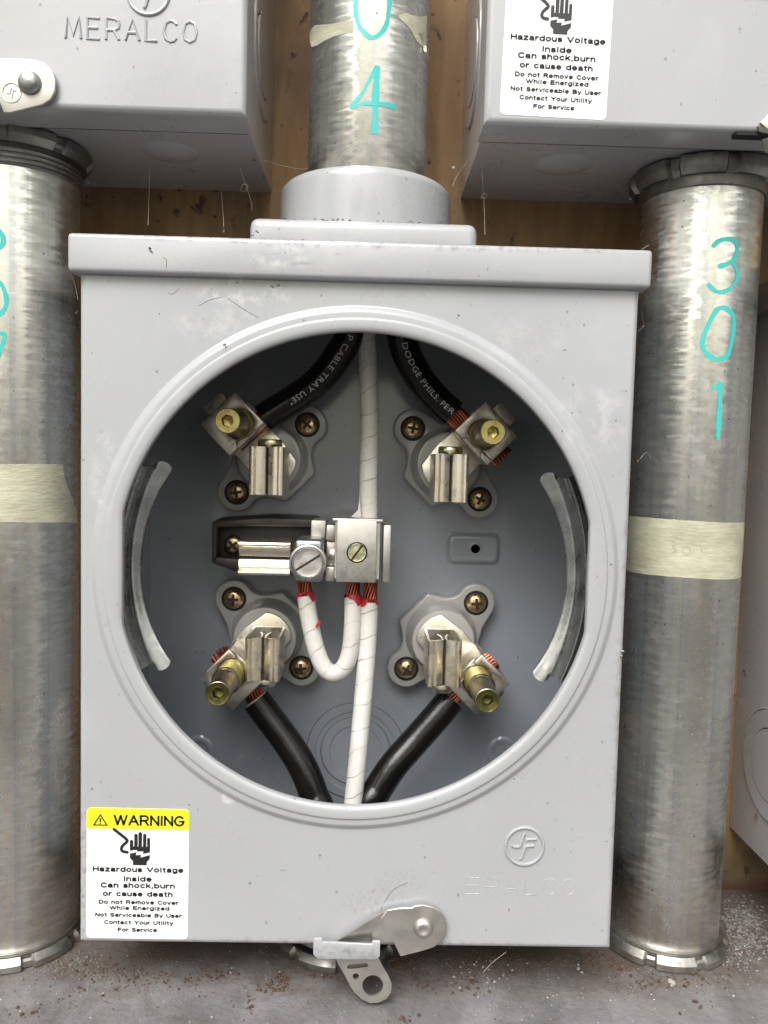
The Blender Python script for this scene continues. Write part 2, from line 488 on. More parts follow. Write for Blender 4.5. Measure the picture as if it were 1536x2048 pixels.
# ------------------------------------------------------------------ geometry builder (world millimetres)
class G:
    def __init__(s):
        s.bm = bmesh.new()
        s.uv = s.bm.loops.layers.uv.new('UVMap')

    def raw(s, vs, fs, mi=0):
        bv = [s.bm.verts.new(v) for v in vs]
        for f in fs:
            try:
                fa = s.bm.faces.new([bv[i] for i in f])
                fa.material_index = mi
            except ValueError:
                pass
        return bv

    def absorb(s, b2, mi=0):
        b2.verts.index_update()
        vs = [v.co.copy() for v in b2.verts]
        fs = [[v.index for v in f.verts] for f in b2.faces]
        b2.free()
        s.raw(vs, fs, mi)

    def box(s, lo, hi, bevel=0, seg=2, M=None, mi=0):
        b = bmesh.new()
        bmesh.ops.create_cube(b, size=1)
        lo, hi = Vector(lo), Vector(hi)
        for v in b.verts:
            v.co = Vector(((v.co.x + .5) * (hi.x - lo.x) + lo.x, (v.co.y + .5) * (hi.y - lo.y) + lo.y, (v.co.z + .5) * (hi.z - lo.z) + lo.z))
        if bevel:
            bmesh.ops.bevel(b, geom=b.edges[:], offset=bevel, segments=seg, affect='EDGES', profile=.5)
        if M:
            for v in b.verts: v.co = M @ v.co
        s.absorb(b, mi)

    def prism(s, pts, o, x, y, d0, d1, bevel=0, seg=2, mi=0, holes=()):
        """polygon pts (2D) in the frame o + a*x + b*y, extruded along x cross y from d0 to d1"""
        z = x.cross(y).normalized()
        b = bmesh.new()
        loops = [list(pts)] + [list(h) for h in holes]
        es = []
        for lp in loops:
            vs = [b.verts.new(o + x * p[0] + y * p[1] + z * d0) for p in lp]
            for i in range(len(vs)):
                es.append(b.edges.new((vs[i], vs[(i + 1) % len(vs)])))
        if holes:
            bmesh.ops.triangle_fill(b, edges=es, use_beauty=True)
        else:
            b.faces.new(b.verts[:])
        r = bmesh.ops.extrude_face_region(b, geom=b.faces[:])
        nv = [g for g in r['geom'] if isinstance(g, bmesh.types.BMVert)]
        bmesh.ops.translate(b, verts=nv, vec=z * (d1 - d0))
        bmesh.ops.recalc_face_normals(b, faces=b.faces[:])
        if bevel:
            eds = [e for e in b.edges if len(e.link_faces) == 2 and e.calc_face_angle(0) > .6]
            bmesh.ops.bevel(b, geom=eds, offset=bevel, segments=seg, affect='EDGES', profile=.5)
        s.absorb(b, mi)

    def lathe(s, prof, o, axis, n=32, a0=0, a1=2 * math.pi, mi=0, xref=None, teeth=None):
        axis = axis.normalized()
        x = xref or axis.orthogonal().normalized()
        y = axis.cross(x)
        full = abs(a1 - a0 - 2 * math.pi) < 1e-6
        m = n if full else n + 1
        vs, fs = [], []
        for i in range(m):
            a = a0 + (a1 - a0) * i / n
            for k, (r, h) in enumerate(prof):
                rr = r if not teeth else teeth(r, a, k)
                vs.append(o + axis * h + (x * math.cos(a) + y * math.sin(a)) * rr)
        P = len(prof)
        for i in range(n):
            j = (i + 1) % m
            for k in range(P - 1):
                fs.append((i * P + k, j * P + k, j * P + k + 1, i * P + k + 1))
        bv = s.raw(vs, fs, mi)
        for k in (0, P - 1):                            # close ends with non-zero radius
            if full and prof[k][0] > 1e-6 and not (abs(prof[0][0] - prof[-1][0]) < 1e-6 and abs(prof[0][1] - prof[-1][1]) < 1e-6) and getattr(s, 'cap', True):
                try:
                    f = s.bm.faces.new([bv[i * P + k] for i in range(m)])
                    f.material_index = mi
                except ValueError:
                    pass
        return bv

    def tube(s, pts, r, n=16, mi=0, cap=True, rads=None):
        P = len(pts)
        L = 0
        prev = None
        rows = []
        x = None
        for i, p in enumerate(pts):
            t = (pts[min(i + 1, P - 1)] - pts[max(i - 1, 0)]).normalized()
            if x is None:
                x = t.orthogonal().normalized()
            x = (x - t * x.dot(t)).normalized()
            y = t.cross(x)
            if prev is not None: L += (p - prev).length
            prev = p
            rr = rads[i] if rads else r
            rows.append(([s.bm.verts.new(p + (x * math.cos(2 * math.pi * k / n) + y * math.sin(2 * math.pi * k / n)) * rr) for k in range(n)], L))
        for i in range(P - 1):
            for k in range(n):
                k2 = (k + 1) % n
                f = s.bm.faces.new((rows[i][0][k], rows[i][0][k2], rows[i + 1][0][k2], rows[i + 1][0][k]))
                f.material_index = mi
                us = ((rows[i][1], k / n), (rows[i][1], (k + 1) / n), (rows[i + 1][1], (k + 1) / n), (rows[i + 1][1], k / n))
                for lp, u in zip(f.loops, us): lp[s.uv].uv = (u[0] * MM, u[1])
        if cap:
            for row in (rows[0][0], rows[-1][0]):
                f = s.bm.faces.new(row)
                f.material_index = mi

    def blob(s, c, r, seed=0, squash=1.0, mi=0, sub=1):
        b = bmesh.new()
        bmesh.ops.create_icosphere(b, subdivisions=sub, radius=1)
        rn = random.Random(seed)
        q = Vector((rn.uniform(.6, 1.3), rn.uniform(.6, 1.3), rn.uniform(.5, 1.0) * squash))
        rot = Matrix.Rotation(rn.uniform(0, 6.3), 3, 'Z')
        for v in b.verts:
            d = v.co * (1 + rn.uniform(-.28, .28))
            v.co = Vector(c) + rot @ Vector((d.x * q.x, d.y * q.y, d.z * q.z)) * r
        s.absorb(b, mi)

    def stroke(s, pts, width, o, x, y, n, thick=.06, mi=0, z=0.0):
        """flat ribbon with round ends through 2D pts, standing proud along n"""
        out = ribbon2d(pts, width)
        s.prism(out, o, x, y, z, z + thick, mi=mi)

    def obj(s, name, mats, parent=None, origin=(0, 0, 0), smooth=38, recalc=True):
        if recalc:
            bmesh.ops.recalc_face_normals(s.bm, faces=s.bm.faces[:])
        o = Vector(origin)
        for v in s.bm.verts: v.co = (v.co - o) * MM
        me = bpy.data.meshes.new(name)
        s.bm.to_mesh(me)
        s.bm.free()
        for mt in (mats if isinstance(mats, (list, tuple)) else [mats]): me.materials.append(mt)
        me.polygons.foreach_set('use_smooth', [True] * len(me.polygons))
        me.set_sharp_from_angle(angle=R(smooth))
        ob = bpy.data.objects.new(name, me)
        COL.objects.link(ob)
        if parent:
            ob.parent = parent
        else:
            ob.location = o * MM
        return ob


def ribbon2d(pts, width):
    pts = [Vector((p[0], p[1])) for p in pts]
    L, Rr = [], []
    h = width / 2
    n = len(pts)
    for i, p in enumerate(pts):
        t = (pts[min(i + 1, n - 1)] - pts[max(i - 1, 0)])
        t = t.normalized() if t.length > 1e-9 else Vector((1, 0))
        nn = Vector((-t.y, t.x))
        L.append(p + nn * h)
        Rr.append(p - nn * h)
    def arc(c, d, a0):
        return [c + Vector((math.cos(a0 - math.pi * k / 6), math.sin(a0 - math.pi * k / 6))) * h for k in range(1, 6)]
    t = pts[-1] - pts[-2]
    e1 = arc(pts[-1], t, math.atan2(t.y, t.x) + math.pi / 2)
    t = pts[0] - pts[1]
    e0 = arc(pts[0], t, math.atan2(t.y, t.x) + math.pi / 2)
    return L + e1 + Rr[::-1] + e0


def spline(pts, n=12):
    """Catmull-Rom through pts"""
    pts = [Vector(p) for p in pts]
    q = [pts[0] * 2 - pts[1]] + pts + [pts[-1] * 2 - pts[-2]]
    out = []
    for i in range(1, len(q) - 2):
        a, b, c, d = q[i - 1:i + 3]
        for k in range(n):
            t = k / n
            out.append(.5 * ((2 * b) + (c - a) * t + (2 * a - 5 * b + 4 * c - d) * t * t + (3 * b - a - 3 * c + d) * t ** 3))
    out.append(pts[-1])
    return out


def circle2d(c, r, n=24):
    return [(c[0] + r * math.cos(2 * math.pi * k / n), c[1] + r * math.sin(2 * math.pi * k / n)) for k in range(n)]


def rrect(x0, y0, x1, y1, r, n=5):
    out = []
    for cx, cy, a in ((x1 - r, y1 - r, 0), (x0 + r, y1 - r, 90), (x0 + r, y0 + r, 180), (x1 - r, y0 + r, 270)):
        for k in range(n + 1):
            t = R(a + 90 * k / n)
            out.append((cx + r * math.cos(t), cy + r * math.sin(t)))
    return out


_tc = {}


def text_geo(txt, offset=0.0):
    key = (txt, offset)
    if key not in _tc:
        cu = bpy.data.curves.new('lettering', 'FONT')
        cu.body = txt
        cu.size = 1
        cu.offset = offset
        cu.resolution_u = 3
        cu.align_x = 'LEFT'
        cu.space_character = 1.14 if offset < .01 else 1.0
        o = bpy.data.objects.new('lettering', cu)
        me = o.to_mesh()
        vs = [v.co.copy() for v in me.vertices]
        fs = [list(p.vertices) for p in me.polygons]
        o.to_mesh_clear()
        bpy.data.objects.remove(o)
        bpy.data.curves.remove(cu)
        _tc[key] = (vs, fs)
    return _tc[key]


def put_text(g, txt, cx, base, width, height, o, x, y, z, cap=.73, offset=.018):
    """text centred on cx, capitals 'height' tall, stretched to 'width'"""
    vs, fs = text_geo(txt, offset)
    x0, x1 = min(v.x for v in vs), max(v.x for v in vs)
    n = x.cross(y).normalized()
    k = width / (x1 - x0)
    ky = height / cap
    g.raw([o + x * (cx - width / 2 + (v.x - x0) * k) + y * (base + v.y * ky) + n * z for v in vs], fs)


def empty(name, loc):
    e = bpy.data.objects.new(name, None)
    e.empty_display_size = .02
    COL.objects.link(e)
    e.location = Vector(loc) * MM
    return e


def tag(o, label=None, cat=None, group=None, kind=None):
    if label: o['label'] = label
    if cat: o['category'] = cat
    if group: o['group'] = group
    if kind: o['kind'] = kind
    return o


X, Y, Z = V(1, 0, 0), V(0, 1, 0), V(0, 0, 1)
WALL_Y = 88.0
LEDGE_Z = -23.5

# ------------------------------------------------------------------ setting
g = G()
n = 60
vs, fs = [], []
for i in range(n + 1):
    for j in range(n + 1):
        yy = -75 + (WALL_Y + 4 + 75) * j / n
        xx = -900 + 1800 * i / n
        vs.append(V(xx, yy, LEDGE_Z))
for i in range(n):
    for j in range(n):
        a = i * (n + 1) + j
        fs.append((a, a + n + 1, a + n + 2, a + 1))
g.raw(vs, fs)
g.box((-900, -75, -700), (900, WALL_Y + 4, LEDGE_Z - 1.0), 0)
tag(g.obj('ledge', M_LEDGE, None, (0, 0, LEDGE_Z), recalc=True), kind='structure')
g = G()
g.raw([V(-40000, -40000, -1100), V(40000, -40000, -1100), V(40000, 6000, -1100), V(-40000, 6000, -1100)], [(0, 1, 2, 3)])
tag(g.obj('ground', M_GROUND), kind='structure')
g = G()
g.box((-900, WALL_Y, LEDGE_Z - .5), (900, WALL_Y + 60, 1500), 0)
tag(g.obj('plywood_wall', M_WALL, None, (0, WALL_Y, 0)), 'brown stained plywood wall behind the meter boxes and conduits', 'wall')


# ------------------------------------------------------------------ meter boxes
HW, HB = 102.5, 262.0          # half width, cover height
HCX, HCZ, HR, HCLIP = .6, 145.0, 89.0, 86.6


def cover_geo(g, ox, oz):
    """front cover: sheet with raised ring round the meter opening, folded edges"""
    th = [2 * math.pi * k / 288 for k in range(288)]
    for X_, Z_ in ((HW, 0), (HW, HB), (-HW, 0), (-HW, HB)):
        th.append(math.atan2(Z_ - HCZ, X_ - HCX) % (2 * math.pi))
    th = sorted(th)
    N = len(th)
    rings = []

    def polar(dr, yy, clip):
        row = []
        for a in th:
            r = HR + dr
            if clip:
                c = abs(math.cos(a))
                if c > 1e-6: r = min(r, (HCLIP + dr) / c)
            row.append(V(ox + HCX + r * math.cos(a), yy, oz + HCZ + r * math.sin(a)))
        rings.append(row)

    def rect(ins, yy):
        row = []
        for a in th:
            c, s_ = math.cos(a), math.sin(a)
            tx = ((HW - ins if c > 0 else -HW + ins) - HCX) / c if abs(c) > 1e-6 else 1e9
            tz = ((HB - ins if s_ > 0 else ins) - HCZ) / s_ if abs(s_) > 1e-6 else 1e9
            t = min(tx, tz)
            row.append(V(ox + HCX + t * c, yy, oz + HCZ + t * s_))
        rings.append(row)

    for dr, yy in ((.3, 1.3), (.05, .9), (0, 0), (.05, -.8), (.3, -1.45), (.8, -1.85), (1.5, -2.1), (2.3, -2.2)): polar(dr, yy, True)
    for dr, yy in ((3.9, -2.25), (4.5, -2.2), (4.75, -2.1), (4.95, -1.65), (5.2, -1.5), (6.6, -1.5), (7.3, -1.45), (7.6, -1.35), (8.9, -.4), (9.2, -.2), (9.7, 0), (10.0, 0)): polar(dr, yy, False)
    for ins, yy in ((2.2, 0), (2.0, 0), (1.2, .2), (.5, .7), (.15, 1.3), (0, 2.2), (0, 17), (1.3, 17.05), (1.3, 3.2)): rect(ins, yy)
    vs = [v for row in rings for v in row]
    fs = []
    for k in range(len(rings) - 1):
        for i in range(N):
            j = (i + 1) % N
            fs.append((k * N + i, k * N + j, (k + 1) * N + j, (k + 1) * N + i))
    g.raw(vs, fs)


def ridge_ring(g, c, axis, radii, h=.55, n=48):
    """concentric pressed rings of a knockout, proud of a panel along axis"""
    prof = [(0.0, h)]
    for k, r in enumerate(sorted(radii)):
        hh = h if k % 2 == 0 else h * .9
        prof += [(r - 1.3, hh), (r - .75, hh), (r - .5, -.0), (r - .25, -.0), (r, hh * .6)]
    prof += [(max(radii) + .5, -.05)]
    g.lathe(prof, c, axis, n)


def box_shell(ox, oz, thing, mp, mi, detail):
    o = thing.location / MM
    g = G()
    cover_geo(g, ox, oz)
    cov = g.obj('cover', mp, thing, o, 30, recalc=True)
    g = G()
    t = 1.3
    W2, y0, y1 = HW - 1.4, 3.4, WALL_Y - .3
    bz = 1.5
    g.box((ox - W2, y0, oz + bz), (ox - W2 + t, y1, oz + HB - bz))
    g.box((ox + W2 - t, y0, oz + bz), (ox + W2, y1, oz + HB - bz))
    g.box((ox - W2 + t, y0, oz + bz), (ox + W2 - t, y1, oz + bz + t))
    g.box((ox - W2 + t, y0, oz + HB - bz - t), (ox + W2 - t, y1, oz + HB - bz))
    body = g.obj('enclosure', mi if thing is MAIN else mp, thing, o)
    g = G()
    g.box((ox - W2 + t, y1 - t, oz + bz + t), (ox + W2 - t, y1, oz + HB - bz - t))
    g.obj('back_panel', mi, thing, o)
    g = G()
    g.box((ox - W2 + .2, 17.06, oz - .03), (ox + W2 - .2, 17.5, oz + bz + .1))  # dark strip along the bottom fold, drawing in the seam's shadow line
    g.obj('seam_shade_strip', M_BLOCK, body, o)
    # knockouts: both sides and bottom
    for sx in (-1, 1):
        g = G()
        ridge_ring(g, V(ox + sx * W2, 52, oz + 46), X * sx, (17, 25.5), .8)
        g.obj('knockout', mp, body, o)
    if detail:
        for bx, by, br in detail:
            g = G()
            g.lathe([(0, 1.5), (br * .55, 1.25), (br * .85, .6), (br, -.02)], V(ox + bx, by, oz + bz), -Z, 32)
            g.obj('knockout', mp, body, o)
    # lid over the top
    g = G()
    g.box((ox - 105.5, -4.0, oz + 252.2), (ox + 105.5, WALL_Y - .4, oz + 266), 1.6, 3)
    g.obj('lid', mp, thing, o)
    # raised ring mark and name pressed in the cover
    return cov, body


def emblem(thing, cov, ox, oz, mp, h):
    o = thing.location / MM
    g = G()
    c = V(ox + 67.4, 0, oz + 40.9)
    n = 40
    ring = [c + V(7.3 * math.cos(2 * math.pi * k / n), -h * .2, 7.3 * math.sin(2 * math.pi * k / n)) for k in range(n + 1)]
    g.tube(ring, .62, 8, cap=False)
    strokes = [[(-4.9, .3), (-3.9, -.25), (-1.9, -.1), (-1.3, 1.2), (-.5, 4.2), (0, 5.1)],
               [(4.6, 2.9), (1.3, 2.7), (.7, 2.3)],
               [(3.7, .2), (1.0, .0), (.2, -.7), (-.9, -4.2), (-1.5, -5.1)]]
    for s_ in strokes:
        g.tube([c + V(p[0], -h * .15, p[1]) for p in spline([(a, b, 0) for a, b in s_], 5)], .58, 8)
    g.obj('emblem', mp, cov, o)


LET = {'M': ([[(0, 0), (.12, 1), (.5, .12), (.88, 1), (1, 0)]], 1.0),
       'E': ([[(.8, 1), (0, 1), (0, 0), (.8, 0)], [(0, .53), (.7, .53)]], .8),
       'R': ([[(0, 0), (0, 1), (.55, 1), (.8, .9), (.85, .72), (.8, .56), (.55, .46), (0, .46)], [(.5, .46), (.85, 0)]], .85),
       'A': ([[(0, 0), (.45, 1), (.9, 0)], [(.17, .36), (.73, .36)]], .9),
       'L': ([[(0, 1), (0, 0), (.75, 0)]], .75),
       'C': ([[(.85, .82), (.65, .97), (.42, 1), (.15, .88), (0, .5), (.15, .12), (.42, 0), (.65, .03), (.85, .18)]], .85),
       'O': ([[(.45, 1), (.15, .88), (0, .5), (.15, .12), (.45, 0), (.75, .12), (.9, .5), (.75, .88), (.45, 1)]], .9)}


def pressed_name(thing, cov, x0, x1, z0, hgt, mp, sink, rad=.62):
    o = thing.location / MM
    g = G()
    txt = 'MERALCO'
    adv = sum(LET[c][1] for c in txt) + .42 * (len(txt) - 1)
    k = (x1 - x0) / adv
    xx = x0
    for ch in txt:
        for st in LET[ch][0]:
            g.tube([V(xx + a * k, sink, z0 + b * hgt) for a, b in st], rad, 8)
        xx += (LET[ch][1] + .42) * k
    g.obj('pressed_lettering', mp, cov, o)


def warning_label(thing, cov, ox, oz, rot, yy=0.0):
    """vinyl sticker 38.6 x 51 mm; o = its lower left corner"""
    org = thing.location / MM
    x = V(math.cos(rot), 0, math.sin(rot))
    y = V(-math.sin(rot), 0, math.cos(rot))
    o = V(ox, yy, oz)
    n = x.cross(y)       # towards the viewer (-Y)
    W, H = 38.7, 51.2
    g = G()
    g.prism(rrect(0, 0, W, H, 1.7), o, x, y, .02, .14)
    lab = g.obj('warning_label', M_STK, cov, org)
    return lab, o, x, y, W, H, org


def label_print(lab, o, x, y, W, H, org):
    g = G()
    top = rrect(0, H - 8.1, W, H, 1.7)
    top = [(a, b) for a, b in top if b > H - 4] + [(0, H - 8.1), (W, H - 8.1)]
    g.prism(top, o, x, y, .15, .20)
    g.obj('label_header', M_YEL, lab, org)
    n = x.cross(y)
    g = G()
    z = .24
    # triangle with exclamation mark
    tri = [(2.2, H - 6.9), (8.1, H - 6.9), (5.15, H - 2.2)]
    tri_in = [(3.15, H - 6.42), (7.15, H - 6.42), (5.15, H - 3.2)]
    g.prism(tri, o, x, y, z, z + .03, holes=[tri_in])
    g.prism([(4.85, H - 5.55), (5.45, H - 5.55), (5.5, H - 4.0), (4.8, H - 4.0)], o, x, y, z, z + .03)
    g.prism(circle2d((5.15, H - 6.02), .3, 10), o, x, y, z, z + .03)
    stroke_text(g, 'WARNING', 23.6, H - 6.75, 27.0, 4.3, o, x, y, z, .20, .27)
    # hand, lead and spark
    cx = 20.2
    def fing(fx, top, wd):
        g.stroke([(fx, 35.6), (fx, top - wd / 2)], wd, o, x, y, n, .03, z=z)
    for fx, top, wd in ((17.0, 39.0, 1.25), (18.65, 41.4, 1.3), (20.25, 42.1, 1.35), (21.95, 41.5, 1.25), (23.45, 39.9, 1.1)):
        fing(fx, top, wd)
    g.prism([(16.4, 34.7), (19.2, 35.4), (19.1, 34.5), (21.6, 34.6), (21.3, 33.6), (24.0, 34.2), (24.0, 36.4), (16.4, 36.4)], o, x, y, z + .035, z + .06)
    g.prism([(16.4, 33.6), (18.9, 34.2), (18.6, 33.0), (20.6, 33.2), (20.4, 32.1), (24.0, 33.2), (23.9, 31.6), (22.8, 30.4), (22.8, 29.1), (17.6, 29.1), (17.6, 30.6), (16.4, 31.9)], o, x, y, z, z + .03)
    g.stroke(spline([(10.3, 43.0, 0), (12.6, 41.2, 0), (15.0, 39.2, 0), (15.2, 38.2, 0), (13.6, 36.6, 0), (13.2, 35.2, 0), (13.8, 34.4, 0), (15.4, 34.1, 0)], 5), 1.15, o, x, y, n, .03, z=z)
    g.obj('hand_symbol', M_INK, lab, org)
    g = G()
    rows = [('Hazardous Voltage', 19.6, 26.3, 34.4, 1.95), ('Inside', 19.4, 22.6, 10.8, 1.95), ('Can shock,burn', 19.5, 20.0, 28.2, 1.95),
            ('or cause death', 19.5, 16.7, 26.6, 1.9), ('Do not Remove Cover', 19.9, 13.6, 30.4, 1.55), ('While Energized', 20.2, 11.3, 22.8, 1.5),
            ('Not Serviceable By User', 19.9, 8.5, 33.0, 1.5), ('Contact Your Utility', 20.0, 5.6, 26.4, 1.5), ('For Service', 19.5, 2.7, 15.0, 1.5)]
    for tx, c, b, wd, h in rows:
        stroke_text(g, tx, c, b, wd, h * 1.10, o, x, y, z, .26, .32)
    g.obj('lettering', M_INK, lab, org, recalc=False)


def _arc(cx, cy, rx, ry, a0, a1, n=9):
    return [(cx + rx * math.cos(R(a0 + (a1 - a0) * i / n)), cy + ry * math.sin(R(a0 + (a1 - a0) * i / n))) for i in range(n + 1)]


XH = .74                                      # x-height, capital height 1
_bowl = _arc(.32, .37, .32, .37, 0, 360, 14)
GLY = {
    'A': ([[(0, 0), (.43, 1), (.86, 0)], [(.16, .36), (.70, .36)]], .86),
    'B': ([[(0, 0), (0, 1), (.42, 1)] + _arc(.42, .76, .25, .24, 90, -90, 6) + [(0, .52)], [(.42, .52)] + _arc(.46, .26, .28, .26, 90, -90, 6) + [(0, 0)]], .74),
    'C': ([_arc(.42, .5, .42, .5, 42, 318, 14)], .78), 'D': ([[(0, 0), (0, 1), (.34, 1)] + _arc(.34, .5, .44, .5, 90, -90, 10) + [(0, 0)]], .78),
    'E': ([[(.66, 1), (0, 1), (0, 0), (.68, 0)], [(0, .53), (.62, .53)]], .68), 'F': ([[(.64, 1), (0, 1), (0, 0)], [(0, .5), (.56, .5)]], .64),
    'G': ([_arc(.44, .5, .44, .5, 45, 330, 14) + [(.86, .46), (.48, .46)]], .88), 'H': ([[(0, 0), (0, 1)], [(.74, 0), (.74, 1)], [(0, .53), (.74, .53)]], .74),
    'I': ([[(.05, 0), (.05, 1)]], .1), 'N': ([[(0, 0), (0, 1), (.74, 0), (.74, 1)]], .74),
    'R': ([[(0, 0), (0, 1), (.46, 1)] + _arc(.46, .74, .26, .26, 90, -90, 6) + [(0, .48)], [(.42, .48), (.74, 0)]], .76),
    'S': ([_arc(.34, .75, .32, .25, 25, 270, 9) + _arc(.34, .25, .35, .25, 90, -155, 9)], .7), 'U': ([[(0, 1), (0, .36)] + _arc(.37, .36, .37, .36, 180, 360, 9) + [(.74, 1)]], .74),
    'V': ([[(0, 1), (.42, 0), (.84, 1)]], .84), 'W': ([[(0, 1), (.3, 0), (.6, 1), (.9, 0), (1.2, 1)]], 1.2), 'Y': ([[(0, 1), (.42, .46), (.84, 1)], [(.42, .46), (.42, 0)]], .84),
    'a': ([_arc(.28, .52, .26, .22, 160, 0, 7) + [(.54, .12), (.60, .0)], [(.54, .42), (.26, .38)] + _arc(.24, .20, .24, .20, 95, 300, 8) + [(.54, .2)]], .6),
    'b': ([[(0, 1), (0, 0)], _bowl], .64), 'c': ([_arc(.32, .37, .32, .37, 50, 310, 10)], .58), 'd': ([[(.62, 1), (.62, 0)], [(x_ - .02, y_) for x_, y_ in _bowl]], .62),
    'e': ([[(.02, .40), (.62, .40)] + _arc(.32, .37, .31, .37, 5, 315, 12)], .64), 'g': ([[(x_ - .02, y_) for x_, y_ in _bowl], [(.62, XH), (.62, -.06)] + _arc(.33, -.06, .29, .22, 0, -150, 7)], .62),
    'h': ([[(0, 1), (0, 0)], [(0, .44)] + _arc(.28, .46, .27, .28, 170, 0, 7) + [(.55, 0)]], .55), 'i': ([[(.05, 0), (.05, XH)], [(.05, .96), (.05, 1.0)]], .1),
    'k': ([[(0, 1), (0, 0)], [(.50, XH), (0, .28)], [(.18, .44), (.54, 0)]], .54), 'l': ([[(.05, 0), (.05, 1)]], .1),
    'm': ([[(0, XH), (0, 0)], [(0, .44)] + _arc(.24, .48, .22, .26, 170, 0, 7) + [(.46, 0)], [(.46, .44)] + _arc(.70, .48, .22, .26, 170, 0, 7) + [(.92, 0)]], .92),
    'n': ([[(0, XH), (0, 0)], [(0, .44)] + _arc(.28, .46, .27, .28, 170, 0, 7) + [(.55, 0)]], .55), 'o': ([_bowl], .64),
    'r': ([[(0, XH), (0, 0)], [(0, .42)] + _arc(.30, .40, .28, .32, 170, 80, 5)], .34), 's': ([_arc(.26, .55, .24, .18, 25, 270, 8) + _arc(.26, .19, .27, .19, 90, -155, 8)], .53),
    't': ([[(.14, .95), (.14, .16)] + _arc(.28, .14, .14, .14, 180, 280, 4), [(0, XH), (.32, XH)]], .34), 'u': ([[(0, XH), (0, .28)] + _arc(.27, .28, .27, .28, 180, 350, 7), [(.55, XH), (.55, 0)]], .55),
    'v': ([[(0, XH), (.29, 0), (.58, XH)]], .58), 'y': ([[(0, XH), (.30, .02)], [(.60, XH), (.26, -.16), (.10, -.26)]], .6), 'z': ([[(0, XH), (.52, XH), (0, 0), (.54, 0)]], .54),
    ',': ([[(.06, .04), (.02, -.18)]], .1)}


def stroke_text(g, txt, cx, base, width, height, o, x, y, z, weight=.17, gap=.26, space=.62):
    """sans lettering drawn with a round pen, capitals 'height' tall, line stretched to 'width'"""
    adv = sum(space if c == ' ' else GLY[c][1] + gap for c in txt) - gap
    pen = weight * height
    k = (width - pen) / adv
    xx = cx - width / 2 + pen / 2
    hh = height - pen
    for ch in txt:
        if ch == ' ':
            xx += space * k
            continue
        for st in GLY[ch][0]:
            pts = [(xx + a_ * k, base + pen / 2 + b_ * hh) for a_, b_ in st]
            # split at sharp corners so the pen stays even
            runs, cur = [], [pts[0]]
            for i_ in range(1, len(pts)):
                cur.append(pts[i_])
                if i_ < len(pts) - 1:
                    d0 = Vector(pts[i_]) - Vector(pts[i_ - 1]); d1 = Vector(pts[i_ + 1]) - Vector(pts[i_])
                    if d0.length > 1e-6 and d1.length > 1e-6 and d0.angle(d1) > .75:
                        runs.append(cur); cur = [pts[i_]]
            runs.append(cur)
            for rn_ in runs:
                rb = ribbon2d(rn_, pen)
                vs = [o + x * p.x + y * p.y + x.cross(y) * z for p in rb]
                m = len(rn_)
                e = 5
                # ribbon order: left side (m), end cap (5), right side reversed (m), start cap (5)
                fs = []
                for i_ in range(m - 1):
                    fs.append((i_, i_ + 1, m + e + (m - 1 - (i_ + 1)), m + e + (m - 1 - i_)))
                fs.append(tuple([m - 1] + list(range(m, m + e)) + [m + e]))
                fs.append(tuple([2 * m + e - 1] + list(range(2 * m + e, 2 * m + 2 * e)) + [0]))
                g.raw(vs, fs)
        xx += (GLY[ch][1] + gap) * k


BOXGRP = 'grey meter socket boxes on the wall'
# main box
MAIN = empty('meter_box', (0, 0, 0))
tag(MAIN, 'open grey meter box in the middle with wired terminals inside its round opening', 'meter box', BOXGRP)
cov, body = box_shell(0, 0, MAIN, M_PAINT, M_PAINT_SHADED, None)
emblem(MAIN, cov, 0, 0, M_PAINT, .6)
pressed_name(MAIN, cov, 37.0, 88.0, 21.5, 6.6, M_PAINT, 1.01, 1.12)
label_print(*warning_label(MAIN, cov, -99.7, 2.1, R(-.2)))

# hub on top
g = G()
g.box((-42.0, 4.5, 264.5), (42.6, 82, 276.0), 3.4, 4)
hub = g.obj('hub_plate', M_PAINT, MAIN)
g = G()
g.lathe([(26, 275.6), (35.4, 275.6), (35.5, 280), (35.3, 294), (34.9, 296.3), (33.8, 297.4), (31, 297.6), (26.2, 297.6), (25.2, 296.8), (25.2, 277)], V(.3, 44, 0), Z, 72)
g.obj('hub_collar', M_PAINT, MAIN)

# ---- things pressed into the back panel
BY = 86.4
g = G()
def panel_ring(cx, cz, radii):
    for r, h in radii:
        g.lathe([(r - 1.0, -.05), (r - .7, .35), (r - .15, .45), (r, .1), (r + .05, -.6), (r + .3, -.6)], V(cx, BY, cz), -Y, 64)
c0 = at(711, 1502, BY)
g.cap = False
for r in (17.0, 24.0):
    g.lathe([(r - 4.6, .0), (r - 4.2, .45), (r - .5, .5), (r - .25, .2), (r - .1, .0)], c0, -Y, 72)
g.cap = True
g.obj('knockout', M_PAINT_SHADED, MAIN)
g = G()
g.cap = False
for r in (17.0, 24.0):
    g.lathe([(r - .06, .06), (r + .14, .06)], c0, -Y, 72)
g.obj('knockout_slit', M_DARKHOLE, MAIN)
for q in ((398, 1500), (1003, 1503)):
    g = G()
    c = at(*q, BY)
    g.lathe([(0, -.1), (3, 0), (3.6, .4), (5.0, 1.2), (6.6, 1.0), (7.6, .1), (7.8, -.1)], c, -Y, 40)
    g.obj('mounting_dimple', M_PAINT_SHADED, MAIN)
